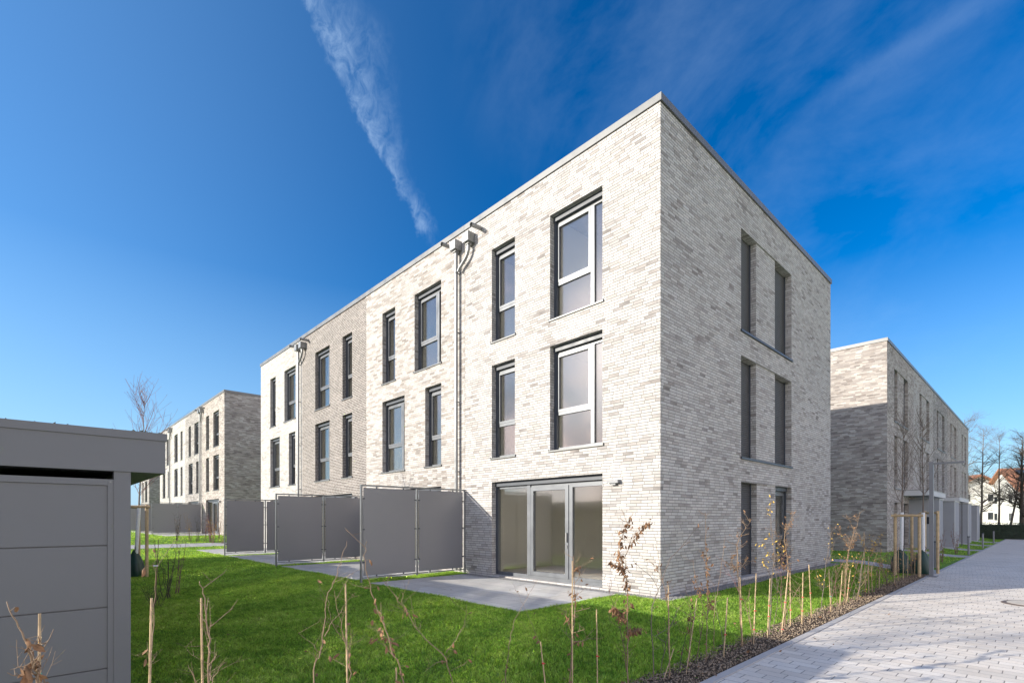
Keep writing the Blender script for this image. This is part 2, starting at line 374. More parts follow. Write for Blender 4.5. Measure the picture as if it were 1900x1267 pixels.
def sstep(a, b, x):
    t_ = min(1, max(0, (x - a) / (b - a))); return t_ * t_ * (3 - 2 * t_)
def gz(X, Y):
    z = 0.42 * sstep(-24.5, -31.5, X)
    z -= max(0.20 * sstep(0.3, 2.2, X), 0.13 * sstep(-3.4, -7.5, Y) * (1 - sstep(-20, -26, X)))
    return z
def gz_np(X, Y):
    ss = lambda a, b, x: (lambda q: q * q * (3 - 2 * q))(np.clip((x - a) / (b - a), 0, 1))
    z = 0.42 * ss(-24.5, -31.5, X)
    return z - np.maximum(0.20 * ss(0.3, 2.2, X), 0.13 * ss(-3.4, -7.5, Y) * (1 - ss(-20, -26, X)))
def on_x(px, py, X):      # point where the sight line through a photo pixel meets the plane x = X
    r = (px - CX) / FPX; a = (CAMP[0], CAMP[1])
    dx, dy = FW[0] + RT[0] * r, FW[1] + RT[1] * r
    k = (X - CAMP[0]) / dx
    return Vector((X, CAMP[1] + dy * k, CAMP[2] + (HY - py) / FPX * k))
def at(px, d, z=None):
    r = (px - CX) / FPX
    X, Y = CAMP[0] + d * (FW[0] + RT[0] * r), CAMP[1] + d * (FW[1] + RT[1] * r)
    return Vector((X, Y, gz(X, Y) if z is None else z))
def ztop(py, d): return CAMP[2] + (HY - py) * d / FPX

# ------------------------------------------------------------------ ground, paths
def sheet(name, xs, ys, material, off=0.0, thick=0.0, bumpy=0.0, seed=0):
    rng_ = random.Random(seed); mb = MB(); W = len(xs); vs = []
    for y in ys:
        for x in xs: vs.append((x, y, gz(x, y) + off + (rng_.uniform(-bumpy, bumpy) if bumpy else 0)))
    fs = [(j * W + i, j * W + i + 1, (j + 1) * W + i + 1, (j + 1) * W + i) for j in range(len(ys) - 1) for i in range(W - 1)]
    mb.add(vs, fs, 0, True)
    if thick:
        for j in range(len(ys) - 1):
            for x in (xs[0], xs[-1]):
                a, b = ys[j], ys[j + 1]
                mb.quad((x, a, gz(x, a) + off), (x, b, gz(x, b) + off), (x, b, gz(x, b) + off - thick), (x, a, gz(x, a) + off - thick))
        for i in range(W - 1):
            for y in (ys[0], ys[-1]):
                a, b = xs[i], xs[i + 1]
                mb.quad((a, y, gz(a, y) + off), (b, y, gz(b, y) + off), (b, y, gz(b, y) + off - thick), (a, y, gz(a, y) + off - thick))
    return tag(mb.build(name, material), kind='structure')
def lin(a, b, n): return [a + (b - a) * i / n for i in range(n + 1)]
gx = [-900, -400, -200, -120, -80] + lin(-60, -34, 6) + lin(-33, -24, 14) + lin(-23, -1, 10) + lin(0, 3, 20) + [6, 12, 20, 40, 80, 200, 400, 900]
gy = [-900, -400, -200, -100, -60, -30, -16] + lin(-12, -1, 24) + [0, 5, 10, 20, 30, 45, 60, 90, 150, 300, 600, 900]
ground = sheet('lawn_ground', gx, gy, 'lawn')
path = sheet('paved_path', [2.78, 4, 6, 8, 11], lin(-22, 53, 50), 'paver', 0.012)
sheet('path_edging', [2.68, 2.776], lin(-22, 53, 50), 'kerb', 0.022, 0.06)
sheet('planting_bed', lin(2.12, 2.676, 8), lin(-12, 12.0, 260), 'soil', 0.012, 0, 0.014, 3)
sheet('cross_path', [-30, -15, -5, -1, 0, .5, 1, 1.5, 2, 2.3, 2.676], [12.15, 13.5], 'slab', 0.012, 0.03)
sheet('west_path', [-27.6, -27, -26.5, -26.1], [-30, -10, -4, 0, 5, 12.1], 'slab', 0.012, 0.03)
for x0, x1 in ((-5.98, -0.80), (-11.9, -6.75), (-18.0, -12.55), (-23.8, -18.6)):
    sheet('terrace', lin(x0, x1, 3), lin(-3.08, -0.30, 3), 'slab', 0.022, 0.05)
    sheet('gravel_strip', [x0 - .1, x1 + .1], [-0.296, 0.0], 'pebble', 0.014, 0)
sheet('gravel_strip', [0.0, 0.2, 0.36], lin(-0.3, 11.3, 8), 'pebble', 0.014)
sheet('gravel_strip', [-0.69, 0.0], [-0.36, 0.0], 'pebble', 0.014)
for x0, x1 in ((-39.2, -34.0), (-45.1, -40.0), (-51.2, -45.8)):
    sheet('terrace', lin(x0, x1, 2), [-2.6, 0.45], 'slab', 0.02, 0.05)
for y0 in (22.7, 29.3, 36.4, 42.9):
    sheet('doorstep_path', [0.12, .5, 1, 1.6, 2.2, 2.676], [y0 - .9, y0 + .7], 'slab', 0.012, 0.03)

# ------------------------------------------------------------------ houses
D = 11.3; H = 9.9; TH = 0.4
LV = {1: (0.06, 2.54), 2: (3.17, 5.66), 3: (6.27, 8.77)}
FR = {'front': lambda w_: (lambda u, d, z: (u, d, z)),
      'back': lambda w_: (lambda u, d, z: (u, D - d, z)),
      'right': lambda w_: (lambda u, d, z: (-d, u, z)),
      'left': lambda w_: (lambda u, d, z: (-w_ + d, u, z))}

def skin(mb, u0, u1, z0, z1, dep, holes, m):
    us = sorted({u0, u1} | {min(max(h[i], u0), u1) for h in holes for i in (0, 1)})
    zs = sorted({z0, z1} | {min(max(h[i], z0), z1) for h in holes for i in (2, 3)})
    for a, b in zip(us, us[1:]):
        for c, d in zip(zs, zs[1:]):
            if b - a < 1e-6 or d - c < 1e-6: continue
            um, zm = (a + b) / 2, (c + d) / 2
            if any(h[0] < um < h[1] and h[2] < zm < h[3] for h in holes): continue
            mb.quad((a, dep, c), (b, dep, c), (b, dep, d), (a, dep, d), m)
def reveals(mb, h, d0, d1, m):
    a, b, c, d = h
    mb.quad((a, d0, c), (a, d1, c), (a, d1, d), (a, d0, d), m); mb.quad((b, d0, c), (b, d1, c), (b, d1, d), (b, d0, d), m)
    mb.quad((a, d0, c), (b, d0, c), (b, d1, c), (a, d1, c), m); mb.quad((a, d0, d), (b, d0, d), (b, d1, d), (a, d1, d), m)

def window(parent, tf, h, kind, sill=True, sillspan=None, name='window'):
    """kind: small / big / slider / shut / tall; h = (u0,u1,z0,z1) on the wall face, depth grows inwards"""
    u0, u1, z0, z1 = h; g = MB(tf)
    d0, d1 = 0.20, 0.275
    f = 0.055
    if kind != 'shut':
        g.box(u0, u1, d0, d1, z1 - .13 - f, z1 - .12, 0)
        g.box(u0, u0 + f, d0, d1, z0 + f + .03, z1 - .13 - f, 0); g.box(u1 - f, u1, d0, d1, z0 + f + .03, z1 - .13 - f, 0)
        g.box(u0, u1, d0, d1, z0, z0 + f + .03, 0)
    panes = []
    zt, zb = z1 - .13 - f, z0 + f + .03
    def sash(a, b, c, d, t_=.062, dep=.188):
        g.box(a, b, dep, d1 - .012, d - t_, d, 0); g.box(a, b, dep, d1 - .012, c, c + t_, 0)
        g.box(a, a + t_, dep, d1 - .012, c + t_, d - t_, 0); g.box(b - t_, b, dep, d1 - .012, c + t_, d - t_, 0)
        panes.append((a + t_, b - t_, c + t_, d - t_))
    if kind in ('small', 'big', 'tall'):
        zr = z0 + 0.86
        mull = u1 - f - 0.36 if kind == 'big' else None
        ur = mull - .05 if mull else u1 - f
        g.box(u0 + f, ur, d0 - .004, d1 - .004, zr, zr + .075, 0)
        sash(u0 + f, ur, zr + .075, zt)
        panes.append((u0 + f, ur, zb, zr))
        if mull:
            g.box(mull - .05, mull + .05, d0 - .008, d1 - .006, zb, zt, 0)
            panes.append((mull + .05, u1 - f, zb, zt))
    elif kind == 'slider':
        w_ = u1 - u0; a = u0 + .335 * w_; b = u0 + .67 * w_
        g.box(a - .05, a + .06, d0 - .03, d1 - .004, zb, zt + .05, 0)
        panes.append((u0 + f, a - .05, zb, zt))
        sash(a + .06, b + .09, zb, zt, .10, .175)
        g.box(b + .09, b + .15, d0 - .006, d1 - .006, zb, zt, 0)
        sash(b + .15, u1 - f, zb, zt, .055)
    if kind == 'shut':
        fr = None
        s_ = MB(tf); n = int((z1 - z0 - .04) / .052)
        for i in range(n):
            za = z0 + .02 + i * .052
            s_.add([(u0 + .03, .205, za), (u1 - .03, .205, za), (u1 - .03, .193, za + .012), (u0 + .03, .193, za + .012),
                    (u1 - .03, .190, za + .030), (u0 + .03, .190, za + .030), (u1 - .03, .205, za + .050), (u0 + .03, .205, za + .050)],
                   [(0, 1, 2, 3), (3, 2, 4, 5), (5, 4, 6, 7)])
        s_.box(u0 + .03, u1 - .03, .206, .225, z0 + .01, z1)
        fr = s_.build('roller_shutter', 'shutter', parent)
        g.box(u0, u0 + .03, .17, .23, z0, z1, 0); g.box(u1 - .03, u1, .17, .23, z0, z1, 0)
        g.build('guide_rail', 'guide', fr)
    else:
        fr = g.build(name, 'frame', parent)
        p = MB(tf)
        for a, b, c, d in panes: p.box(a, b, .228, .246, c, d)
        p.build('pane', 'glass', fr)
        q = MB(tf)
        q.box(u0, u0 + .07, .145, .186 if kind != 'slider' else .17, z0 + .02, z1 - .125, 0)
        q.box(u1 - .045, u1, .145, .186 if kind != 'slider' else .17, z0 + .02, z1 - .125, 0)
        q.box(u0, u1, .12, .198, z1 - .118, z1 - .001, 0)
        q.build('shutter_box', 'guide', fr)
        if kind == 'slider':
            hn = MB(tf); b = u0 + .67 * (u1 - u0) + .05
            hn.box(b - .012, b + .012, .135, .174, z0 + .95, z0 + 1.17); hn.box(b - .01, b + .01, .155, .174, z0 + .80, z0 + .88)
            hn.build('door_handle', 'zinc', fr)
    if sill:
        a, b = sillspan or (u0, u1); q = MB(tf)
        q.box(a - .03, b + .03, -.035, .19 if not sillspan else .10, z0 - .028, z0 + .004)
        q.box(a - .035, a - .003 if False else a - .0301, -.037, .0, z0 - .032, z0 + .03); q.box(b + .0301, b + .036, -.037, .0, z0 - .032, z0 + .03)
        q.build('sill', 'sill', fr)
    return fr

def pair(parent, tf, mbwall, u0, ua, ub, u1, z0, z1, kinds, sill):
    """two slots with a slightly set-back brick pier between them under one lintel"""
    for (a, b), k in zip(((u0, ua), (ub, u1)), kinds):
        if k: window(parent, tf, (a, b, z0, z1), k, sill=False)
    mbwall.tf = tf
    mbwall.quad((ua, .03, z0), (ub, .03, z0), (ub, .03, z1), (ua, .03, z1), 0)
    for u in (ua, ub): mbwall.quad((u, .03, z0), (u, .4, z0), (u, .4, z1), (u, .03, z1), 0)
    mbwall.quad((ua, .4, z0), (ub, .4, z0), (ub, .4, z1), (ua, .4, z1), 1)
    if sill:
        q = MB(tf); q.box(u0 - .03, u1 + .03, -.04, .028, z0 - .05, z0 + .002); q.box(u0, ua, .028, .19, z0 - .04, z0 + .002); q.box(ub, u1, .028, .19, z0 - .04, z0 + .002)
        q.build('sill', sill, parent)

def house(label, loc, rz, w_, front, back, brick, group, gable=None, ends=(False, False), interior=True, lamp=None, trim=None, frontkind=None):
    """front: list of (u0,u1,level,kind); back: list of pairs; gable: holes in the x = 0 side"""
    root = thing('terraced_house', label, 'house', loc, rz, group)
    g = .006; xr, xl = -g, -w_ + g
    wm = MB(); holes = {'front': [], 'back': [], 'right': [], 'left': []}
    for (a, b, lv, k) in front: holes['front'].append((a, b, *LV[lv]))
    ftf, btf = FR['front'](w_), FR['back'](w_)
    for p in back: holes['back'].append((p[0], p[3], p[4], p[5]))
    for p in (gable or []): holes['right'].append((p[0], p[3], p[4], p[5]))
    ZT = H - .16
    for side, (a, b) in {'front': (xl, xr), 'back': (xl, xr)}.items():
        wm.tf = FR[side](w_)
        skin(wm, a, b, -.4, ZT, 0, holes[side], 0); skin(wm, a + TH - .1, b - TH + .1, 0, 9.3, TH, holes[side], 1)
        for h in holes[side]: reveals(wm, h, 0, .24, 0); reveals(wm, h, .24, TH, 1)
    for side in ('right', 'left'):
        wm.tf = (lambda u, d, z: (xr - d, u, z)) if side == 'right' else (lambda u, d, z: (xl + d, u, z))
        skin(wm, 0, D, -.4, ZT, 0, holes[side], 0); skin(wm, TH, D - TH, 0, 9.3, TH if side == 'right' and gable else .15, holes[side], 1)
        for h in holes[side]: reveals(wm, h, 0, .24, 0); reveals(wm, h, .24, TH, 1)
    # pairs
    for p in (gable or []): pair(root, (lambda u, d, z: (xr - d, u, z)), wm, *p)
    for p in back: pair(root, btf, wm, *p)
    wm.tf = None
    # rooms
    if interior:
        for z in (3.0, 6.1): wm.box(xl + .16, xr - .16, TH + .002, D - TH - .002, z - .25, z, 1)
        wm.box(xl + .16, xr - .16, 3.5, 3.6, .05, 2.74, 1)
        wm.box(xl + .16, xr - .16, 3.4, 3.5, 3.01, 5.84, 1); wm.box(xl + .16, xr - .16, 3.4, 3.5, 6.11, 9.28, 1)
        m_ = (min(f_[0] for f_ in front if f_[2] > 1) + max(f_[1] for f_ in front if f_[2] > 1)) / 2
        for lv, (za, zb) in ((2, (3.01, 5.84)), (3, (6.11, 9.28))):
            fs_ = sorted(f_ for f_ in front if f_[2] == lv)
            m_ = (fs_[0][1] + fs_[-1][0]) / 2
            wm.box(m_ - .06, m_ + .06, TH + .01, 3.39, za, zb, 1)
    wm.build('wall', [brick, 'plaster'], root)
    for (y1, za, zb) in ((D - TH - .003, -.1, .05), (4.1, 3.0005, 3.02), (4.1, 6.1005, 6.12)):
        fl = MB(); fl.box(xl + .16, xr - .16, TH + .003, y1, za, zb); fl.build('floor', 'oak', root)
    rf = MB(); rf.box(xl + .02, xr - .02, .02, D - .02, 9.32, 9.5); rr = rf.build('roof', 'roof', root)
    zc = H - .16
    for (y0, y1) in ((-.035, .30), (D - .30, D + .035)):
        cp = MB(); cp.box(xl - .003 - (0.035 if ends[0] else 0), xr + .003 + (.035 if ends[1] else 0), y0, y1, zc + .012, H); cp.build('coping', 'coping', rr)
    if ends[1]: cp = MB(); cp.box(xr - .3, xr + .038, .302, D - .302, zc + .012, H); cp.build('coping', 'coping', rr)
    if ends[0]: cp = MB(); cp.box(xl - .038, xl + .3, .302, D - .302, zc + .012, H); cp.build('coping', 'coping', rr)
    for (a, b, lv, k) in front: window(root, ftf, (a, b, *LV[lv]), k, sill=lv > 1, name='terrace_door' if k == 'slider' else 'window')
    if lamp is not None:
        l = MB(); l.box(lamp - .02, lamp + .26, -.10, -.001, 2.31, 2.38); l.box(lamp + .06, lamp + .18, -.07, -.002, 2.27, 2.3095); l.build('wall_lamp', 'lampm', root)
    if trim: trim(root)
    return root

def rain(xp, both):
    """hopper, spout and pipe of one house; xp local x of the pipe, both: this house owns the bend"""
    def f(root):
        if both == 'pipe':
            p = MB(); p.tube([(xp, -.11, 9.2), (xp, -.11, .35), (xp, -.11, .1)], .05, 14); dp = p.build('downpipe', 'zinc', root)
            for z in (.9, 2.9, 4.9, 6.9, 8.6):
                b = MB(); b.tube([(xp, -.11, z), (xp, -.11, z + .035)], .058, 14); b.box(xp - .012, xp + .012, -.06, 0, z, z + .03); b.build('pipe_bracket', 'zinc', dp)
            x = xp + .0; sp_ = x - .36
        else:
            x = xp; sp_ = x + .40
            p = MB(); p.tube([(x, -.13, 9.2), (x, -.13, 9.08), (x - .05, -.125, 8.96), (x - .16, -.12, 8.85), (x - .42, -.115, 8.70), (x - .49, -.11, 8.62)], .048, 14)
            p.build('downpipe_bend', 'zinc', root)
        h = MB(); h.box(x - .13, x + .13, -.25, -.001, 9.24, 9.50); h.box(x - .07, x + .07, -.19, -.05, 9.19, 9.239); h.build('rain_hopper', 'zinc', root)
        s = MB(); s.tube([(sp_, 0, 9.52), (sp_, -.36, 9.50)], .055, 14, cap=False); s.tube([(sp_, -.36, 9.50), (sp_, 0.0, 9.52)], .047, 14, cap=False)
        s.build('overflow_spout', 'zinc', root)
    return f

FA = [(-2.93, -1.40, 3, 'big'), (-5.04, -4.14, 3, 'small'), (-2.93, -1.40, 2, 'big'), (-5.04, -4.14, 2, 'small'), (-5.04, -1.40, 1, 'slider')]
FB = [(-4.70, -3.83, 3, 'small'), (-2.63, -1.16, 3, 'big'), (-4.70, -3.23, 2, 'big'), (-2.02, -1.16, 2, 'small'), (-4.80, -1.16, 1, 'slider')]
FC = [(-4.65, -3.17, 3, 'big'), (-1.97, -1.13, 3, 'small'), (-4.65, -3.17, 2, 'big'), (-1.97, -1.13, 2, 'small'), (-4.65, -1.13, 1, 'slider')]
FD = [(-4.31, -3.50, 3, 'small'), (-2.28, -0.81, 3, 'big'), (-4.31, -2.92, 2, 'big'), (-1.69, -0.86, 2, 'small'), (-4.31, -0.81, 1, 'slider')]
XS = (0.0, -6.2, -12.1, -18.2, -24.0)
gab = [(3.80, 4.82, 6.14, 7.39, 6.25, 8.77, ('shut', 'shut'), 'guide'), (3.80, 4.82, 6.14, 7.39, 3.09, 5.61, ('shut', 'shut'), 'guide'),
       (3.80, 4.86, 6.18, 7.39, 0.10, 2.48, ('shut', 'tall'), 'slab')]
def bk(w_):
    a = -w_ + 1.7
    return [(a, a + .9, a + 2.0, a + 2.9, 6.25, 8.77, ('shut', 'shut'), 'sill'), (a, a + .9, a + 2.0, a + 2.9, 3.09, 5.61, ('shut', 'shut'), 'sill')]
GN = 'terraced houses of the near row'
def row(ox, oy, oz, labels, bricks, group):
    pats = (FA, FB, FC, FD)
    for i in range(4):
        w_ = XS[i] - XS[i + 1]
        tr = [rain(-5.88, 'bend'), rain(-.27, 'pipe'), rain(-5.80, 'bend'), rain(-.20, 'pipe')][i]
        house(labels[i], (ox + XS[i], oy, oz), 0, w_, pats[i], bk(w_), bricks[i], group, gable=gab if i == 0 else None,
              ends=(i == 3, i == 0), lamp=[-1.20, -.95, -.95, -.6][i], trim=tr)
row(0, 0, 0, ['white brick corner house with shuttered slots in its shaded gable, nearest to the viewer',
              'sandy white brick terraced house between the corner house and the brown brick one',
              'brown brick terraced house with pale mortar in the near row',
              'white brick end house at the far left end of the near row'],
    ['brick_white', 'brick_tan', 'brick_brown', 'brick_cream'], GN)
row(-33.2, .5, .42, ['pale house with dark grey brick gable at the right end of the left background row',
                     'light grey brick house second from the right in the left background row',
                     'white brick house third from the right in the left background row',
                     'pale brick end house at the far left of the left background row'],
    ['brick_taupe', 'brick_grey', 'brick_cream', 'brick_white'], 'terraced houses of the left background row')
house('distant white house with bluish brick gable seen past the shed post', (-67.5, 1.0, .42), 0, 6.2, FA, [], 'brick_grey', None, gable=None, ends=(False, True), interior=False)

# right row: entrance side looks to +x
Y0 = [19.64, 26.3, 33.15, 39.95, 46.45, 54.1]
rb = ['brick_taupe', 'brick_tan', 'brick_grey', 'brick_taupe', 'brick_tan']
rl = ['taupe brick gable-end house of the right row with its gable half in shadow',
      'speckled light brick house second in the right row', 'darker grey brick house third in the right row',
      'grey brick house fourth in the right row', 'pale brick house at the far end of the right row']
wy = [(21.24, 22.15, 23.75, 24.7), (28.2, 29.1, 30.8, 31.7), (34.8, 35.7, 37.5, 38.4), (41.6, 42.5, 44.2, 45.15), (48.85, 49.8, 51.3, 52.15)]
for i in range(5):
    w_ = Y0[i + 1] - Y0[i]
    a, b, c, d = [-(q - Y0[i]) for q in wy[i]][::-1]
    bp = [(a, b, c, d, 6.27, 8.80, ('tall', 'tall'), 'sill'), (a, b, c, d, 3.05, 5.60, ('tall', 'tall'), 'sill'), (a, b, c, d, .1, 2.35, ('tall', 'tall'), None)]
    house(rl[i], (.116 - D, Y0[i], 0), R_(-90), w_, FB, bp, rb[i], 'terraced houses of the right row', ends=(i == 4, i == 0), interior=False)

# canopies and rendered storage boxes in front of the right row
def canopy(y0, y1, label, n):
    o = thing('porch_canopy', label, 'canopy', (.12, y0, 0), 0, 'porch canopies of the right row')
    m_ = MB(); m_.box(0, 1.0, 0, y1 - y0, 2.74, 3.0); m_.build('canopy_slab', 'renderlight', o)
    m_ = MB(); m_.box(-.0, 1.02, -.02, y1 - y0 + .02, 3.0005, 3.03); m_.build('canopy_flashing', 'zinc', o)
canopy(23.5, 29.6, 'long pale canopy slab over the first entrances of the right row', 0)
canopy(36.2, 42.0, 'further pale canopy slab over the middle entrances of the right row', 1)
for i, (y, d_, x1, l) in enumerate(((24.9, 1.5, 1.35, 'grey rendered porch box under the first canopy with a small dark house plate'),
                        (29.9, 2.4, 1.46, 'grey rendered porch box with a climbing trellis beside it'),
                        (37.1, 2.4, 1.46, 'third grey rendered porch box along the right row'),
                        (43.4, 2.4, 1.46, 'last grey rendered porch box, nearest to the hedge'))):
    o = thing('porch_box', l, 'porch', (.12, y, gz(1, y)), 0, 'porch boxes of the right row')
    m_ = MB(); m_.box(0, x1 - .12, 0, d_, -.2, 2.60); m_.build('box_wall', 'render', o)
    m_ = MB(); m_.box(-.0, x1 - .09, -.03, d_ + .03, 2.6005, 2.66); m_.build('box_coping', 'zinc', o)
    m_ = MB(); m_.box(x1 - .115, x1 - .075, -.012, .03, -.2, 2.59); m_.build('corner_trim', 'renderlight', o)
    if i == 0:
        m_ = MB(); m_.box(.75, 1.0, -.02, -.001, 1.35, 1.72); m_.build('house_plate', 'darkglass', o)
    if i == 1:
        tr_ = MB()
        for k in (0, .5): tr_.tube([(1.55, d_ + .1 + k, -.1), (1.55, d_ + .1 + k, 2.55)], .014, 6)
        for k in range(10): tr_.tube([(1.55, d_ + .1, .15 + k * .25), (1.55, d_ + .6, .15 + k * .25)], .010, 6)
        tag(tr_.build('trellis', 'shutter', None, (.0, y, 0)), 'tall black ladder trellis standing beside a grey porch box', 'trellis')

# opposite row behind the viewer: only its mirror image shows in the panes
opp = thing('apartment_row', 'long pale flat roofed house row facing the garden side, mirrored in the panes', 'house', (-6, -52, -.1))
m_ = MB(); m_.box(-26, 22, 0, 11, -.3, 9.6); m_.build('wall', 'brick_taupe', opp)
m_ = MB(); m_.box(-26.05, 22.05, -.05, 11.05, 9.6005, 9.78); m_.build('coping', 'coping', opp)
m_ = MB()
for k in range(8):
    for z in (3.2, 6.3): m_.box(-25 + k * 6, -23.5 + k * 6, 11.001, 11.03, z, z + 2.4); m_.box(-22.4 + k * 6, -21.5 + k * 6, 11.001, 11.03, z, z + 2.4)
tag(m_.build('window_band', 'darkglass', opp), None, None, None, 'stuff')

# ------------------------------------------------------------------ privacy screens
def screen(loc, label, group):
    o = thing('privacy_screen', label, 'privacy screen', loc, 0, group)
    f = MB()
    for y in (-3.2, -1.62, -.045):
        f.box(-.022, .022, y, y + .045, -.05 if y != -1.62 else .08, 2.39)
    f.box(-.022, .022, -3.155, -1.6205, 2.35, 2.39); f.box(-.022, .022, -1.5745, -.0455, 2.35, 2.39)
    f.box(-.016, .016, -3.155, -1.6205, .115, .14); f.box(-.016, .016, -1.5745, -.0455, .115, .14)
    fr = f.build('screen_frame', 'screenf', o)
    for a, b in ((-3.118, -1.655), (-1.54, -.085)):
        p = MB(); p.box(-.006, .006, a, b, .175, 2.315); p.build('screen_panel', 'screenp', o)
    c = MB()
    for a, b in ((-3.118, -1.655), (-1.54, -.085)):
        for z in (.5, 1.3, 2.05):
            for y in (a, b): c.box(-.014, .014, y - .03, y + .03, z - .015, z + .015)
        for y in (a + .35, b - .35):
            for z in (.165, 2.325): c.box(-.014, .014, y - .015, y + .015, z - .02, z + .02)
    c.build('panel_clip', 'guide', fr)
    return o
GS = 'anthracite privacy screens between the terraces'
screen((-6.2, 0, 0), 'nearest dark grey two-panel privacy screen, beside the terrace door of the white corner house', GS)
screen((-12.1, 0, 0), 'middle dark grey privacy screen in front of the brown brick house', GS)
screen((-18.2, 0, 0), 'far dark grey privacy screen beside the white end house of the near row', GS)
GS2 = 'privacy screens of the left background row'
for i, x in enumerate((-6.2, -12.1, -18.2)):
    screen((-33.2 + x, .5, .36), ['dark privacy screen right of the others in the background row, by its terrace door',
                                  'middle dark privacy screen of the left background row', 'leftmost dark privacy screen of the left background row'][i], GS2)

# ------------------------------------------------------------------ storage shed at the left edge
sh = thing('garden_shed', 'dark grey flat roofed storage shed cut off by the left picture edge', 'shed', (-.155, -8.1, 0))
r = MB(); L_ = 20.4
r.box(-L_, 0, -5.0, 0, 1.96, 2.245); rf = r.build('roof', 'shed', sh)
r = MB(); r.box(-L_ - .01, .012, -5.01, .012, 2.2455, 2.31); r.box(-L_ + .2, -.2, -4.8, -.2, 2.3105, 2.32); r.build('roof_edge', 'shed', rf)
mo = MB(); rn = random.Random(4)
for _ in range(34):
    y = -rn.random() * 1.6 if rn.random() < .5 else -rn.random() * .25; x = -rn.random() * .04; s_ = rn.uniform(.003, .009)
    mo.tube([(x, y, 2.309), (x + rn.uniform(-.01, .01), y + rn.uniform(-.01, .01), 2.309 + s_ * 1.6)], [s_, s_ * .4], 5)
mo.build('moss', 'moss', rf)
for x in [-.015, -L_ + .2] + [-k * 2.9 for k in range(1, 7)]:
    p = MB(); p.box(x - .11, x, -.36, -.246, -.25, 1.9595); p.build('post', 'shed', sh)
wl = MB()
wl.box(-.06, -.022, -.40, -.3605, -.2, 1.89); wl.box(-.06, -.022, -4.7, -.4005, 1.84, 1.89)
zz = [-.2, .31, .82, 1.336, 1.838]
for a, b in zip(zz, zz[1:]): wl.box(-.055, -.036, -4.7, -.4005, a + .006, b - (.004 if b < 1.8 else 0))
wl.box(-.08, -.06, -4.7, -.3605, -.2, 1.86)
wl.box(-L_ + .3, -.135, -.34, -.30, -.25, 1.9590)
wl.box(-L_ + .3, -.2, -4.7, -4.64, -.25, 1.958)
wl.box(-L_ + .3, -L_ + .34, -4.6, -.36, -.25, 1.958)
wl.build('wall', 'shed', sh)
b = MB(); b.tube([(-.045, -.383, 1.868), (-.018, -.383, 1.868)], .006, 8); b.build('bolt', 'zinc', sh)

# ------------------------------------------------------------------ street furniture
def lamp(loc, label):
    o = thing('street_lamp', label, 'street lamp', loc)
    m_ = MB(); m_.box(-.05, .05, -.05, .05, 0, 3.45); m_.build('pole', 'lampm', o)
    m_ = MB(); m_.box(-.14, .14, -.14, .14, 0.001, .02); m_.build('base_plate', 'lampm', o)
    m_ = MB(); m_.box(.051, .75, -.045, .045, 3.37, 3.42); m_.build('lamp_head', 'lampm', o)
lamp((2.80, 10.75, gz(2.8, 10.7) + .02), 'slim grey street lamp with flat horizontal head at the path edge')
def bollard(loc, h_, r_, label, name, grp):
    o = thing(name, label, 'bollard', loc, 0, grp)
    m_ = MB(); m_.tube([(0, 0, 0), (0, 0, h_)], r_, 16); m_.build('post', 'lampm', o)
    m_ = MB(); m_.tube([(0, 0, h_ + .0005), (0, 0, h_ + .05)], r_ * 1.25, 16); m_.build('cap', 'guide', o)
bollard((2.45, 14.6, -.19), .9, .10, 'thick grey bollard lamp on the lawn right of the street lamp', 'bollard_lamp', None)
for i, y in enumerate((24.2, 31.9, 40.5)):
    bollard((2.55, y, -.19), .85, .045, ['slim grey bollard at the path edge, nearest of the slim ones', 'second slim grey bollard along the far path edge',
            'farthest slim grey bollard before the hedge'][i], 'bollard', 'slim bollards along the path')
mh = thing('manhole_cover', 'round cast iron manhole cover with pale concrete fill in the sunlit paving', 'manhole', (5.05, 5.9, -.185))
m_ = MB(); m_.tube([(0, 0, 0), (0, 0, .012)], [.52, .50], 40); m_.build('rim', 'iron', mh)
m_ = MB(); m_.tube([(0, 0, .0125), (0, 0, .017)], [.43, .42], 40); m_.build('cover_fill', 'concrete', mh)

# ------------------------------------------------------------------ trees
def grow(rn, mb, leafpts, p, d, L, r, depth, maxd, spread, up, nseg=5, n=6, jitter=.14):
    pts = [p.copy()]; rad = [r]; q = p.copy(); dd = d.copy()
    for i in range(nseg):
        dd = (dd + Vector((rn.gauss(0, jitter), rn.gauss(0, jitter), rn.gauss(0, jitter * .6) + up))).normalized()
        q = q + dd * L / nseg; pts.append(q.copy()); rad.append(max(r * (1 - .72 * (i + 1) / nseg), .0022))
    mb.tube(pts, rad, n, cap=False)
    leafpts.append((q.copy(), dd.copy()))
    if depth >= maxd: return
    for i in range(1, nseg + 1):
        for _ in range(rn.choice((1, 2, 2)) if depth else 2):
            ax = Vector((rn.gauss(0, 1), rn.gauss(0, 1), rn.gauss(0, .3))).normalized()
            nd = (dd * (1 - spread) + ax * spread).normalized()
            pp = pts[i] + (pts[i - 1] - pts[i]) * rn.random()
            grow(rn, mb, leafpts, pp, nd, L * rn.uniform(.42, .66), max(rad[i] * .6, .0025), depth + 1, maxd, spread, up, max(3, nseg - 1), max(3, n - 1), jitter)

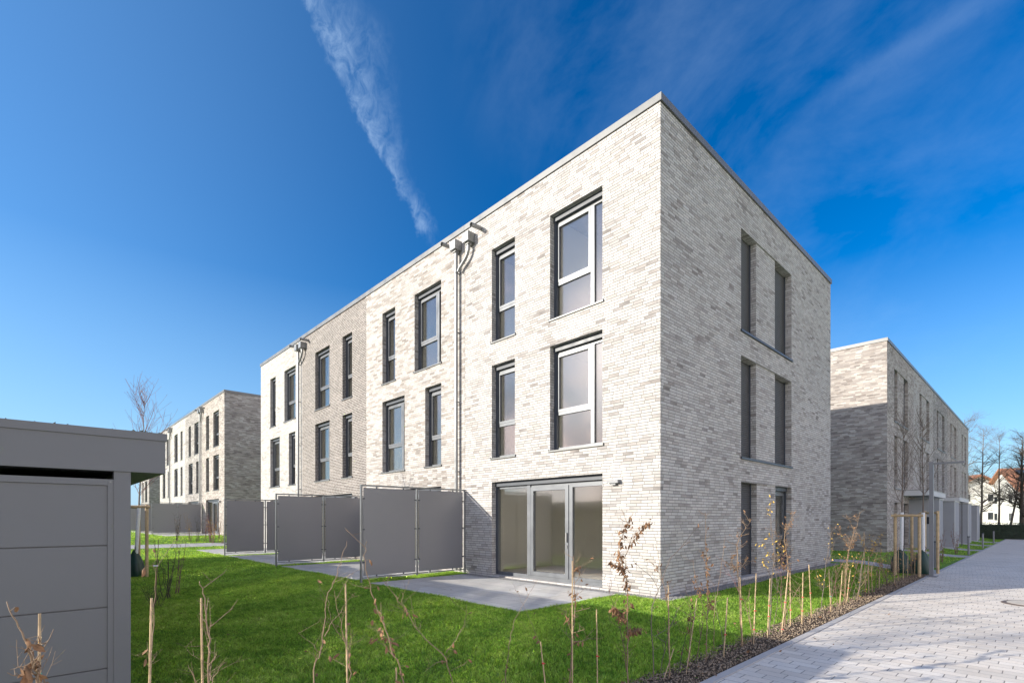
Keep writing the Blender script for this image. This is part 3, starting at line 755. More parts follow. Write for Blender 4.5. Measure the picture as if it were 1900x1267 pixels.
def bare_tree(label, loc, h_, seed, bark='barkdark', group=None, maxd=3, rt=None, lean=(0, 0), spread=.6, start=.25):
    rn = random.Random(seed); o = thing('bare_tree', label, 'tree', loc, 0, group)
    rt = rt or h_ * .012
    tr = MB(); pts = []; rad = []; q = Vector((0, 0, -.1))
    for i in range(11):
        pts.append(q.copy()); rad.append(rt * (1 - .9 * i / 10)); q = q + Vector((lean[0] + rn.gauss(0, .02), lean[1] + rn.gauss(0, .02), 1)) * h_ * .1
    tr.tube(pts, rad, 9); tr.build('trunk', bark, o)
    cr = MB(); lp = []
    for i in range(int(10 * start), 11):
        for _ in range(3):
            a = rn.uniform(0, 6.28); fr = rn.random(); k = min(i, 9)
            p_ = pts[k] + (pts[k + 1] - pts[k]) * fr
            f = 1 - (i / 11) * .65
            grow(rn, cr, lp, p_, Vector((math.cos(a), math.sin(a), rn.uniform(.3, .9))).normalized(), h_ * .27 * f, rad[k] * .5, 1, maxd, spread, .05)
    cr.build('crown', bark, o); return o

def staked_tree(label, loc, h_, seed, posts, bars, grp, barz, wrapto=1.75, bag=True, bagang=0.0, lean=(0, 0), cw=1.3):
    rn = random.Random(seed); z0 = loc[2]
    o = thing('young_tree', label, 'tree', loc, 0, grp)
    pts = []; rad = []; q = Vector((0, 0, -.05))
    for i in range(12):
        pts.append(q.copy()); rad.append(.032 * (1 - .86 * i / 11)); q = q + Vector((lean[0] + rn.gauss(0, .012), lean[1] + rn.gauss(0, .012), 1)) * h_ / 11
    t_ = MB(); t_.tube(pts, rad, 8); tk = t_.build('trunk', 'bark', o)
    k = min(11, int(wrapto / h_ * 11) + 1)
    wpts = [p_ for p_ in pts if p_.z < wrapto]; wpts.append(pts[len(wpts) - 1] + (pts[len(wpts)] - pts[len(wpts) - 1]) * .5)
    wr = MB(); wr.tube(wpts, [.046] * len(wpts), 10); wr.build('trunk_wrap', 'wrap', tk)
    c_ = MB(); lp = []
    for i in range(5, 12):
        for _ in range(3):
            a = rn.uniform(0, 6.28); kk = min(i, 10)
            grow(rn, c_, lp, pts[kk] + (pts[kk + 1 if kk < 11 else kk] - pts[kk]) * rn.random(), Vector((math.cos(a) * .8, math.sin(a) * .8, 1.1)).normalized(), h_ * .24 * cw * (1.12 - i / 12.5), .008, 2, 3, .45, .08, 5, 5, .08)
    c_.build('crown', 'bark' if '|b' not in label else 'twigred', o)
    st = thing('tree_stake_frame', 'round timber stakes holding the ' + grp_name(label), 'tree stakes', (0, 0, 0), 0, 'stake frames round the young trees')
    for (x, y) in posts:
        m_ = MB(); m_.tube([(x, y, gz(x, y) - .1), (x, y, z0 + barz + .06)], .042, 12); m_.build('stake', 'post', st)
    for (a, b) in bars:
        pa, pb = Vector((*posts[a], z0 + barz)), Vector((*posts[b], z0 + barz)); e = (pb - pa).normalized() * .09; off = Vector((e.y, -e.x, 0)).normalized() * .072
        m_ = MB(); m_.tube([pa - e + off, pb + e + off], .038, 12); m_.build('crossbar', 'post', st)
    if bag:
        bg_ = thing('watering_bag', 'dark green watering bag at the foot of the ' + grp_name(label), 'watering bag', loc, bagang, 'green watering bags')
        m_ = MB(); n = 22; prof = [(0, .24), (.08, .27), (.25, .27), (.42, .235), (.58, .17), (.70, .09), (.78, .05)]
        vs = []; fs = []
        for (z, r0) in prof:
            for k in range(n):
                a = 2 * math.pi * k / n
                rr_ = r0 * (1 + .10 * math.sin(5 * a + z * 3) + rn.uniform(-.04, .04)) * (1 - .25 * (z / .8) * math.cos(a))
                vs.append((rr_ * math.cos(a), rr_ * .8 * math.sin(a), z + rn.uniform(-.012, .012)))
        for i in range(len(prof) - 1):
            for k in range(n): fs.append((i * n + k, i * n + (k + 1) % n, (i + 1) * n + (k + 1) % n, (i + 1) * n + k))
        m_.add(vs, fs, 0, True); m_.build('bag_body', 'bag', bg_)
        m_ = MB(); m_.tube([(.05, 0, .74), (.10, 0, .84), (.04, 0, .90), (-.02, 0, .84), (.02, 0, .76)], .01, 6); m_.build('strap', 'guide', bg_)
    return o
def grp_name(label): return {'b': 'birch beside the grey shed', 'l': 'left young tree by the path', 'r': 'right young tree by the path'}[label.split('|')[-1]] if '|' in label else label

P0 = at(272, 14.4)
tree_loc = at(250, 14.7)
def fix(o, l): o['label'] = l
o = staked_tree('x|b', tuple(tree_loc), 5.15, 11, [(P0.x, P0.y), (at(257, 15.0).x, at(257, 15.0).y), (at(236, 14.2).x, at(236, 14.2).y)], [(2, 0), (1, 2)], 'newly planted young trees', 2.02, wrapto=2.0, lean=(RT[0] * .055, RT[1] * .055), cw=1.9)
fix(o, 'bare young tree with white wrapped trunk rising behind the grey shed')
TA, TB = at(1672, 16.2), at(1712, 16.0)
q = [at(1661, 15.6), at(1692, 16.6), at(1706, 15.2), at(1716, 16.7), at(1740, 16.2)]
o = staked_tree('x|l', tuple(TA), 4.9, 21, [(q[0].x, q[0].y), (q[2].x, q[2].y), (q[1].x, q[1].y)], [(0, 1)], 'newly planted young trees', 1.85, wrapto=1.75, lean=(.01, .0))
fix(o, 'left one of two bare young trees in stakes between lawn and path')
o = staked_tree('x|r', tuple(TB), 4.9, 22, [(q[3].x, q[3].y), (q[4].x, q[4].y)], [(0, 1)], 'newly planted young trees', 1.95, wrapto=1.85, lean=(-.005, .005))
fix(o, 'right one of two bare young trees in stakes, beside the street lamp')

bare_tree('tall bare tree just behind the end of the right row', tuple(at(1790, 64, -.1)), 14.3, 5, 'bark', group='bare trees beyond the hedge', maxd=3)
bare_tree('spreading bare tree in front of the white gabled house', tuple(at(1819, 50, -.1)), 10.4, 6, 'bark', group='bare trees beyond the hedge', maxd=3, lean=(.03, 0))
bare_tree('slender upright bare tree between the two white houses', tuple(at(1853, 49, -.1)), 9.6, 8, 'bark', group='bare trees beyond the hedge', maxd=3, start=.35, spread=.45)
bare_tree('leaning bare tree before the solar roofed house', tuple(at(1872, 50, -.1)), 9.4, 9, 'bark', group='bare trees beyond the hedge', maxd=3, lean=(.12, .10), start=.3)
bare_tree('dark ivy clad bare tree at the right picture edge', tuple(at(1897, 48, -.1)), 9.5, 12, group='bare trees beyond the hedge', maxd=3, rt=.22)
bare_tree('bare tree behind the shed whose branches shade the paving', (-7.5, -22.0, -.1), 9.5, 14, maxd=3, rt=.10)

# clipped hedge across the path end: many small leaf faces over a dark core
def leafcloud(mb, n, box, size, rn, m=0):
    x0, x1, y0, y1, z0, z1 = box
    for _ in range(n):
        c = Vector((rn.uniform(x0, x1), rn.uniform(y0, y1), rn.uniform(z0, z1)))
        a = Vector((rn.gauss(0, 1), rn.gauss(0, 1), rn.gauss(0, 1))).normalized() * size * rn.uniform(.6, 1.3)
        b = a.orthogonal().normalized().lerp(Vector((rn.gauss(0, 1), rn.gauss(0, 1), rn.gauss(0, 1))).normalized(), .3) * size * .6
        mb.quad(tuple(c - a), tuple(c + b), tuple(c + a), tuple(c - b), m)
hd = thing('clipped_hedge', 'dark green clipped hedge closing off the far end of the path', 'hedge', (0.7, 51.6, -.2))
m_ = MB(); m_.box(.1, 24, .1, 1.1, 0, 1.25); m_.build('hedge_core', 'hedge', hd)
m_ = MB(); rn = random.Random(2); leafcloud(m_, 9000, (0, 24, -.05, .15, 0, 1.42), .05, rn); leafcloud(m_, 3000, (0, 24, 0, 1.2, 1.2, 1.45), .05, rn)
m_.build('foliage', 'hedge', hd)

# ------------------------------------------------------------------ far white houses
def gable_house(label, loc, rz, w_, l_, he, hr, solar=False):
    o = thing('gabled_house', label, 'house', loc, rz, 'white gabled houses beyond the hedge')
    m_ = MB(); a = w_ / 2
    m_.add([(-a, 0, 0), (a, 0, 0), (a, 0, he), (0, 0, hr), (-a, 0, he), (-a, l_, 0), (a, l_, 0), (a, l_, he), (0, l_, hr), (-a, l_, he)],
           [(0, 1, 2, 3, 4), (5, 9, 8, 7, 6), (0, 4, 9, 5), (1, 6, 7, 2)]); m_.build('wall', 'white', o)
    m_ = MB(); k = (hr - he) / a; ov = .6
    for s in (-1, 1):
        x1, z1 = s * (a + ov), he - k * ov
        vs = [(0, -ov, hr + .02), (x1, -ov, z1 + .02), (x1, l_ + ov, z1 + .02), (0, l_ + ov, hr + .02), (0, -ov, hr + .3), (x1, -ov, z1 + .3), (x1, l_ + ov, z1 + .3), (0, l_ + ov, hr + .3)]
        m_.add(vs, [(0, 1, 2, 3), (4, 5, 6, 7), (0, 1, 5, 4), (1, 2, 6, 5), (2, 3, 7, 6)])
    rr = m_.build('roof', 'tile', o)
    if solar:
        m_ = MB(); s = solar
        for i in range(4):
            for j in range(2):
                xa, xb = (.12 + .42 * j) * a, (.50 + .42 * j) * a; ya, yb = 1 + i * 2.2, 3.1 + i * 2.2
                m_.quad((s * xa, ya, hr - k * xa + .36), (s * xb, ya, hr - k * xb + .36), (s * xb, yb, hr - k * xb + .36), (s * xa, yb, hr - k * xa + .36))
        m_.build('solar_array', 'solar', rr)
    for (x, z) in ((-a * .45, he * .25), (a * .45, he * .25), (-a * .45, he * .68), (a * .45, he * .68)):
        m_ = MB(); m_.box(x - .5, x + .5, -.05, -.001, z, z + 1.2); wf = m_.build('window', 'white', o)
        m_ = MB(); m_.box(x - .42, x + .42, -.07, -.0505, z + .08, z + 1.12); m_.build('pane', 'darkglass', wf)
    return o
fa = math.atan2(FW[1], FW[0]) - R_(90)
gable_house('white house with orange tiled gable roof behind the bare trees', tuple(at(1816, 76, -.2)), fa - R_(8), 7.2, 10, 6.3, 8.1)
gable_house('white house with solar panels on its orange roof at the right edge', tuple(at(1862, 73, -.2)), fa - R_(90 + 22), 9.0, 16, 5.7, 8.7, solar=1)

# ------------------------------------------------------------------ hedge saplings and canes in the bed
def leafshape(mb, p, d, L, rn, m=1):
    d = d.normalized(); s = d.orthogonal().normalized(); s.rotate(Matrix.Rotation(rn.uniform(0, 6.28), 3, d)); nrm_ = d.cross(s)
    curl = rn.uniform(.1, .45) * L; w_ = L * rn.uniform(.16, .26)
    a = p; b1 = p + d * L * .35 + s * w_ + nrm_ * curl * .5; b2 = p + d * L * .35 - s * w_ + nrm_ * curl * .5; b0 = p + d * L * .35
    c1 = p + d * L * .7 + s * w_ * .8 + nrm_ * curl; c2 = p + d * L * .7 - s * w_ * .8 + nrm_ * curl; c0 = p + d * L * .72 + nrm_ * curl * .35
    e = p + d * L + nrm_ * curl * .9
    mb.add([tuple(v_) for v_ in (a, b0, b1, b2, c0, c1, c2, e)], [(0, 1, 2), (0, 3, 1), (1, 4, 5, 2), (3, 6, 4, 1), (4, 7, 5), (6, 7, 4)], m, True)
def smooth(pts, n=4):
    out_ = []
    for i in range(len(pts) - 1):
        p0, p1, p2, p3 = pts[max(i - 1, 0)], pts[i], pts[i + 1], pts[min(i + 2, len(pts) - 1)]
        for k in range(n):
            t_ = k / n
            out_.append(.5 * ((2 * p1) + (p2 - p0) * t_ + (2 * p0 - 5 * p1 + 4 * p2 - p3) * t_ ** 2 + (3 * p1 - 3 * p2 + p0 * 1 * 1 * -1 + p3) * t_ ** 3) if False else p1.lerp(p2, t_) + ((p2 - p0) * .125 - (p3 - p1) * .125) * (t_ * (1 - t_) * 2))
    out_.append(pts[-1]); return out_
def sapling(label, lines, X, r0=.006, leaves=8, seed=0, wood='twig', leafm='leaf', leafr=(0, 1), twigs=6, group='leafless hedge saplings in the bed', leafL=.05, tw2=.25):
    """lines: photo polylines from the top of each stem down to its foot (first one reaches the ground)"""
    rn = random.Random(seed)
    L0 = [on_x(px, py, X + rn.uniform(-.03, .03)) for (px, py) in lines[0]]
    foot = Vector((X, L0[-1].y + (L0[-1].y - L0[-2].y) * .1, 0)); foot.z = gz(foot.x, foot.y) - .03
    if L0[-1].z > foot.z + .08: L0.append(foot)
    else: L0[-1].z = foot.z
    base_ = Vector((L0[-1].x, L0[-1].y, L0[-1].z + .03))
    o = thing('hedge_sapling', label, 'sapling', tuple(base_), 0, group)
    w_ = MB(); lf = MB(); L0 = [p_ - base_ for p_ in L0]
    stems = [L0] + [[on_x(px, py, X + rn.uniform(-.04, .04)) - base_ for (px, py) in l] for l in lines[1:]]
    for i, s in enumerate(stems):
        s = smooth(s, 4); n = len(s); ra = r0 if i == 0 else r0 * .55
        s = [p_ + Vector((rn.gauss(0, .004), rn.gauss(0, .004), 0)) for p_ in s]
        w_.tube(s, [ra * (.28 + .72 * k / (n - 1)) for k in range(n)], 6)
        Lt = sum((s[k + 1] - s[k]).length for k in range(n - 1))
        for _ in range(int(twigs * (1 if i == 0 else .5))):
            k = rn.randrange(0, n - 1); p_ = s[k].lerp(s[k + 1], rn.random())
            d = Vector((rn.gauss(0, 1), rn.gauss(0, 1), rn.uniform(.3, 1.4))).normalized(); q_ = p_ + d * rn.uniform(.03, .16)
            q2 = q_ + (d + Vector((0, 0, .5))).normalized() * rn.uniform(.01, .06)
            w_.tube([p_, q_, q2], [ra * .35, ra * .25, ra * .16], 4)
            for _k in range(2):
                e2 = q_.lerp(p_, rn.random() * .6); w_.tube([e2, e2 + Vector((rn.gauss(0, 1), rn.gauss(0, 1), rn.uniform(.2, 1.2))).normalized() * rn.uniform(.02, .09)], [ra * .22, ra * .13], 4)
            if leaves and rn.random() < tw2 * .8: leafshape(lf, q2, Vector((rn.gauss(0, 1), rn.gauss(0, 1), -1)), leafL * rn.uniform(.6, 1.1), rn, 0)
        for _ in range(leaves if i == 0 else leaves // 2):
            k = int((leafr[0] + (leafr[1] - leafr[0]) * rn.random()) * (n - 1.01)); p_ = s[k].lerp(s[min(k + 1, n - 1)], rn.random())
            q_ = p_ + Vector((rn.gauss(0, 1), rn.gauss(0, 1), rn.uniform(-.3, 1))).normalized() * rn.uniform(.005, .05)
            w_.tube([p_, q_], [.0012, .001], 3)
            leafshape(lf, q_, Vector((rn.gauss(0, .7), rn.gauss(0, .7), -1)), leafL * rn.uniform(.6, 1.15), rn, 0)
    w_.build('stem', wood, o)
    if lf.v: lf.build('foliage', leafm, o)
    return o
def cane(label, top, base_px, X, r=.0075, ties=(.3, .6), tie='tie', seed=0, grp='bamboo canes in the planting bed'):
    p1 = on_x(top[0], top[1], X); b = on_x(base_px, 1200, X); b.z = gz(b.x, b.y) - .04
    o = thing('bamboo_cane', label, 'plant cane', tuple(b), 0, grp)
    m_ = MB(); d = p1 - b; n = 7; pts = []; rad = []
    rn = random.Random(seed + int(top[0]))
    for i in range(n):
        for e, rr_ in ((-.012, 1.0), (0, 1.16), (.012, 1.0)):
            t_ = min(1, max(0, (i + .5) / n + e / max(d.length, .2))); pts.append(d * t_ + Vector((rn.gauss(0, .0006), rn.gauss(0, .0006), 0))); rad.append(r * rr_ * (1.1 - .25 * t_))
    pts = [Vector((0, 0, 0))] + pts + [d]; rad = [r * 1.1] + rad + [r * .8]
    m_.tube(pts, rad, 8); c_ = m_.build('cane_rod', 'cane', o)
    for f in ties:
        tt = MB(); p_ = d * f; tt.tube([p_ - d.normalized() * .006, p_ + d.normalized() * .006], r * 1.55, 8); tt.box(p_.x, p_.x + .022, p_.y - .003, p_.y + .004, p_.z - .004, p_.z + .004)
        tt.build('tie', tie, c_)
    return o

XB = 2.38
sapling('bent brown sapling tied to the leftmost cane, in front of the shed', [[(10, 1116), (30, 1152), (48, 1195), (62, 1240), (70, 1290)], [(20, 1242), (45, 1235), (60, 1250)], [(92, 1300), (80, 1262), (68, 1240)]], XB, .0065, 13, 1, leafr=(.1, .9), leafL=.055)
sapling('thin upright shoot rising above the cane right of the shed', [[(289, 1022), (289, 1060), (286, 1105), (284, 1180), (282, 1267)], [(296, 1204), (283, 1222), (275, 1235)]], XB, .003, 3, 2, twigs=3, leafL=.04)
sapling('knobbly branching sapling tied with green tape to its cane', [[(371, 1077), (379, 1110), (384, 1150), (386, 1200), (388, 1267)], [(391, 1153), (387, 1190), (387, 1215)], [(405, 1208), (392, 1228), (389, 1262)], [(350, 1232), (362, 1262), (370, 1290)], [(416, 1228), (396, 1256), (388, 1290)]], XB, .006, 0, 3, twigs=9)
sapling('tall thin leafless sapling left of the pale cane below the middle screen', [[(645, 1003), (631, 1045), (618, 1080), (604, 1120), (601, 1170), (590, 1220), (582, 1267)], [(610, 1112), (614, 1150), (640, 1190)], [(552, 1174), (575, 1190), (594, 1210)], [(660, 1098), (640, 1120), (620, 1150), (604, 1180)]], XB, .0042, 1, 4, twigs=6)
sapling('twiggy sapling leaning on the pale cane with one rusty leaf', [[(620, 1095), (628, 1140), (640, 1190), (647, 1230), (650, 1290)], [(655, 1185), (650, 1205), (645, 1225)]], XB - .06, .004, 3, 5, twigs=9, leafr=(.5, .9), leafL=.05)
sapling('leaning sapling with curled leaves in front of the nearest screen', [[(681, 1004), (677, 1030), (684, 1080), (694, 1110), (712, 1160), (730, 1215), (750, 1275)], [(682, 1180), (710, 1195), (728, 1215)], [(694, 1163), (715, 1180), (722, 1190)]], XB, .005, 14, 6, twigs=5, leafr=(.1, .95))
sapling('wide forking sapling bending left over the lawn', [[(711, 1075), (735, 1110), (752, 1130), (780, 1175), (820, 1212), (832, 1240), (845, 1290)], [(866, 1121), (862, 1150), (848, 1185), (826, 1210)], [(745, 1097), (748, 1118), (756, 1135)], [(724, 1120), (745, 1130), (760, 1138)], [(790, 1245), (812, 1228), (828, 1226)]], XB, .0048, 5, 7, twigs=5, leafr=(.75, 1))
sapling('pair of crossing bare shoots in front of the terrace', [[(998, 1075), (982, 1100), (964, 1135), (950, 1165), (944, 1210), (938, 1267)], [(948, 1078), (962, 1100), (975, 1130), (992, 1170), (1002, 1195)]], XB, .0036, 4, 8, twigs=2, leafr=(.7, .9))
sapling('copper brown sapling in front of the terrace door with few leaves', [[(1064, 1030), (1065, 1080), (1067, 1130), (1061, 1190), (1056, 1290)], [(1080, 1047), (1070, 1055), (1066, 1060)], [(1072, 1098), (1068, 1105), (1066, 1112)], [(1095, 1182), (1075, 1190), (1062, 1188)], [(1048, 1128), (1052, 1145), (1060, 1158)]], XB, .0078, 18, 9, leafr=(.3, .8), twigs=10)
sapling('leafiest sapling, full of brown leaves, left of the house corner', [[(1174, 950), (1163, 975), (1152, 1005), (1152, 1035), (1160, 1065), (1164, 1100), (1165, 1160), (1164, 1215), (1166, 1290)], [(1204, 968), (1190, 985), (1175, 1005), (1160, 1032)], [(1135, 1045), (1150, 1052), (1158, 1060)], [(1185, 1165), (1172, 1172), (1165, 1170)], [(1135, 1127), (1148, 1140), (1162, 1160)]], XB, .0075, 110, 10, leafr=(.04, .80), twigs=14, leafL=.052)
sapling('pale grey forked sapling reaching right across the house corner', [[(1300, 968), (1285, 988), (1264, 1015), (1243, 1037), (1230, 1075), (1218, 1105), (1209, 1130), (1209, 1165), (1212, 1215), (1214, 1290)], [(1173, 1040), (1195, 1058), (1212, 1075), (1220, 1095)], [(1258, 1157), (1235, 1168), (1215, 1180)]], XB, .0062, 2, 11, wood='bark', twigs=9, leafr=(.05, .2))
sapling('thin brown sapling just right of the house corner', [[(1219, 1015), (1224, 1045), (1231, 1085), (1238, 1120), (1241, 1170), (1241, 1255)], [(1215, 1045), (1222, 1060), (1228, 1078)]], XB, .006, 8, 12, leafr=(.1, .6), twigs=8)
sapling('tall sapling with golden leaves at its tip against the shaded gable', [[(1309, 950), (1309, 975), (1310, 1010), (1312, 1060), (1313, 1120), (1311, 1180), (1309, 1228)], [(1285, 1035), (1290, 1070), (1300, 1110), (1308, 1140)], [(1325, 1100), (1318, 1120), (1312, 1140)]], XB, .0065, 42, 13, leafr=(.35, .65), twigs=12)
sapling('smooth tan shoot right of the golden tipped sapling', [[(1346, 994), (1341, 1030), (1335, 1075), (1329, 1110), (1324, 1152)]], XB - .22, .0055, 0, 14, twigs=0)
sapling('dark dried sapling with shrivelled leaves in the bed', [[(1285, 1088), (1282, 1120), (1280, 1150), (1270, 1190), (1262, 1230)]], XB - .02, .005, 26, 15, leafr=(.1, .7), twigs=6, wood='barkdark')
far = [([(1430, 920), (1430, 960), (1434, 1000), (1437, 1040), (1432, 1075), (1428, 1180)], 'leafy', 9, (.0, .2), 'tall sapling with small yellow leaves at the top beside the window slot'),
       ([(1478, 945), (1457, 985), (1458, 1020), (1462, 1060), (1455, 1165)], 'leaf', 16, (.4, .8), 'forked sapling with an orange leaf cluster before the gable window'),
       ([(1392, 968), (1380, 985), (1368, 1010), (1370, 1060), (1376, 1180)], 'leaf', 5, (.2, .6), 'wispy sapling in front of the shuttered gable door'),
       ([(1545, 980), (1541, 1000), (1533, 1040), (1528, 1090), (1522, 1135)], 'leafy', 3, (.1, .5), 'straight reddish sapling at the far corner of the gable'),
       ([(1595, 950), (1590, 975), (1578, 1010), (1572, 1050), (1566, 1118)], 'leaf', 4, (.1, .6), 'tall forked leafless sapling standing against the shaded far gable'),
       ([(1572, 960), (1584, 985), (1575, 1020), (1569, 1060), (1570, 1118)], 'leaf', 8, (.4, .8), 'slim sapling leaning towards the tall forked one'),
       ([(1605, 985), (1604, 1020), (1597, 1060), (1592, 1112)], 'leafy', 4, (.1, .5), 'bushy sapling with pale yellow buds around the tallest far cane'),
       ([(1625, 1003), (1615, 1030), (1609, 1070), (1605, 1110)], 'leafy', 4, (.05, .5), 'bushy crooked sapling right of the tallest far cane'),
       ([(1634, 990), (1634, 1030), (1640, 1060), (1648, 1098)], 'leafy', 3, (.0, .2), 'thin sapling with one yellow leaf before the shadowed path'),
       ([(1654, 1030), (1648, 1055), (1646, 1075), (1647, 1096)], 'leaf', 3, (.0, .4), 'short grey sapling left of the staked trees'),
       ([(1690, 1018), (1692, 1040), (1690, 1074)], 'leafy', 6, (.0, .6), 'small sapling under the crossbar of the staked trees'),
       ([(1709, 1015), (1706, 1040), (1704, 1070)], 'leaf', 4, (.0, .6), 'small sapling at the foot of the street lamp')]
for i, (l, lm, nl, lr, lab) in enumerate(far):
    rn = random.Random(60 + i); ex = []
    for _ in range(3):
        k = rn.randrange(1, len(l) - 1); bx, by = l[k]; s = rn.choice((-1, 1))
        ex.append([(bx + s * rn.uniform(12, 26), by - rn.uniform(18, 40)), (bx + s * rn.uniform(5, 10), by - rn.uniform(4, 14)), (bx, by)])
    sapling(lab, [l] + ex, 2.36, .0085, nl, 30 + i, wood='twig' if i % 3 else 'bark', leafm=lm, leafr=lr, twigs=24, leafL=.05, tw2=.6)

canes = [((73, 1138), 66, (.82,), 'tiegreen', 'weathered grey cane at the far left, standing before the shed'),
         ((281, 1109), 266, (), 'tie', 'tan cane just right of the shed post'),
         ((373, 1109), 380, (.62, .25), 'tiegreen', 'cane bound with green tape to a knobbly sapling'),
         ((641, 1083), 649, (.3,), 'guide', 'pale straight cane under the middle privacy screen'),
         ((735, 1238), 738, (), 'tie', 'short cane stub below the nearest privacy screen'),
         ((1003, 1190), 1022, (.78, .45), 'tie', 'cane with two red ties below the terrace corner'),
         ((1107, 1130), 1109, (.55,), 'tie', 'cane with a single red tie below the terrace door'),
         ((1062, 1040), 1062, (), 'tie', 'tan cane inside the copper brown sapling before the terrace door'),
         ((1240, 1085), 1243, (), 'tie', 'brown split cane just right of the house corner'),
         ((1293, 1110), 1272, (), 'tie', 'slanting pale cane in the bed right of the house corner'),
         ((1250, 1203), 1228, (), 'tie', 'short leaning cane low in the bed near the paving'),
         ((1350, 1108), 1342, (.42,), 'tie', 'silvery cane with one red tie, second in the open bed'),
         ((1373, 1070), 1378, (.7,), 'tie', 'slender cane with a red tie in front of the shuttered gable door'),
         ((1403, 1063), 1398, (.5, .25), 'tie', 'cane with two red ties below the gable pier'),
         ((1429, 1072), 1424, (.55, .38), 'tie', 'cane with close red ties below the gable window'),
         ((1463, 1056), 1450, (.5, .1), 'tie', 'leaning cane with red ties below the gable window'),
         ((1466, 1062), 1467, (.35,), 'tie', 'upright cane beside the leaning one below the gable'),
         ((1490, 1062), 1488, (.55, .3), 'tie', 'reddish cane with red ties near the end of the lit lawn'),
         ((1501, 1047), 1506, (.5,), 'tie', 'tall cane next to the reddish one near the lit lawn'),
         ((1538, 1055), 1542, (.4,), 'tiegreen', 'cane with a bluish tie before the far gable corner'),
         ((1563, 1058), 1558, (), 'tie', 'first cane past the far gable corner'),
         ((1578, 1055), 1570, (.5,), 'tie', 'cane with faded red tape past the far gable corner'),
         ((1603, 987), 1606, (), 'tie', 'tallest yellow cane standing in the far part of the bed'),
         ((1611, 1031), 1612, (), 'tie', 'yellow cane immediately right of the tallest one'),
         ((1601, 1040), 1592, (.3,), 'tie', 'slanting yellow cane immediately left of the tallest one'),
         ((1616, 1048), 1619, (), 'tie', 'dull cane where the bed meets the shadow on the path'),
         ((1633, 1041), 1631, (), 'tie', 'thin cane alone before the grass left of the staked trees'),
         ((1662, 1026), 1659, (), 'tie', 'left cane of the pair under the left tree stake'),
         ((1667, 1014), 1666, (), 'tie', 'right cane of the pair under the left tree stake'),
         ((1676, 1022), 1676, (), 'tie', 'cane in front of the green watering bag of the left tree'),
         ((1685, 1017), 1684, (), 'tie', 'cane between the two green watering bags, left one'),
         ((1698, 1015), 1697, (), 'tie', 'cane between the two green watering bags, right one'),
         ((1716, 1010), 1715, (), 'tie', 'last cane in the bed, left of the street lamp')]
for i, (tp, bp, ties, tm, lab) in enumerate(canes):
    cane(lab, tp, bp, XB + (.03 if i % 2 else -.03) + (.0 if tp[0] < 1600 else -.04), .0058 if tp[0] < 1300 else .0085, ties, tm, i)

rq = random.Random(515)
def wild_stem(X, Y, h_, seed, nth):
    rn = random.Random(seed); z = gz(X, Y) - .03
    wd = ('twig', 'twigred', 'bark')[seed % 3]
    lab = ('short' if h_ < .75 else 'tall' if h_ > 1.0 else 'medium') + {'twig': ' tan', 'twigred': ' reddish', 'bark': ' grey'}[wd] + ' unstaked twiggy sapling, ' + nth + ' of these counted from the near end of the bed'
    o = thing('bare_sapling', lab, 'sapling', (X, Y, z), 0, 'thin unstaked saplings among the canes')
    w_ = MB(); p_ = Vector((0, 0, 0)); d = Vector((rn.gauss(0, .12), rn.gauss(0, .16), 1)); pts = [p_.copy()]
    for k in range(8):
        d = d + Vector((rn.gauss(0, .12), rn.gauss(0, .12), 0)); p_ = p_ + d.normalized() * h_ / 8; pts.append(p_.copy())
        if k > 1:
            for _ in range(2):
                e = Vector((rn.gauss(0, 1), rn.gauss(0, 1), rn.uniform(.3, 1.3))).normalized(); q_ = p_ + e * rn.uniform(.05, .2); q2 = q_ + (e + Vector((rn.gauss(0, .5), rn.gauss(0, .5), .5))).normalized() * rn.uniform(.03, .12)
                w_.tube([p_, q_, q2], [.0026, .0019, .0011], 4)
    w_.tube(pts, [.0052 * (1 - .085 * k) for k in range(9)], 5)
    w_.build('stem', wd, o)
for i in range(34):
    wild_stem(rq.uniform(2.2, 2.5), -4.6 + 15.5 * (i / 34) ** .9 + rq.uniform(-.15, .15), rq.uniform(.55, 1.15), 700 + i, str(i + 1) + ('th' if 10 < i + 1 < 14 else {1: 'st', 2: 'nd', 3: 'rd'}.get((i + 1) % 10, 'th')))

# shrubs on the left lawn and by the background row
def shrub(label, loc, h_, n, seed, wood, leafm=None, nl=0, group=None, r=.006, sp=.22, leafz=(.3, 1)):
    rn = random.Random(seed); o = thing('bare_shrub', label, 'shrub', loc, 0, group); m_ = MB(); lf = MB()
    for _ in range(n):
        a = rn.uniform(0, 6.28); d = Vector((math.cos(a) * sp, math.sin(a) * sp, 1)); p_ = Vector((rn.gauss(0, .04), rn.gauss(0, .04), -.03)); pts = [p_.copy()]
        Lh = h_ * rn.uniform(.55, 1)
        for k in range(6):
            p_ = p_ + (d + Vector((rn.gauss(0, .07), rn.gauss(0, .07), 0))) * Lh / 6; pts.append(p_.copy())
            if k > 1:
                for _ in range(2):
                    q_ = p_ + Vector((rn.gauss(0, 1), rn.gauss(0, 1), 1.2)).normalized() * rn.uniform(.05, .2); m_.tube([p_, q_], [r * .4, r * .2], 4)
        m_.tube(pts, [r * (1 - .1 * k) for k in range(7)], 5)
        for _ in range(nl // n):
            z = rn.uniform(*leafz); k = min(6, int(z * 6)); leafshape(lf, pts[k] + Vector((rn.gauss(0, .05), rn.gauss(0, .05), rn.gauss(0, .04))), Vector((rn.gauss(0, 1), rn.gauss(0, 1), -.5)), .07, rn, 0)
    m_.build('stem', wood, o)
    if lf.v: lf.build('foliage', leafm or 'leaf', o)
GL = 'bare shrubs on the left lawn'
shrub('many stemmed bare shrub on the shaded lawn right of the shed', tuple(at(312, 10.6)), 1.25, 9, 5, 'barkdark', None, 0, GL, .007, .16)
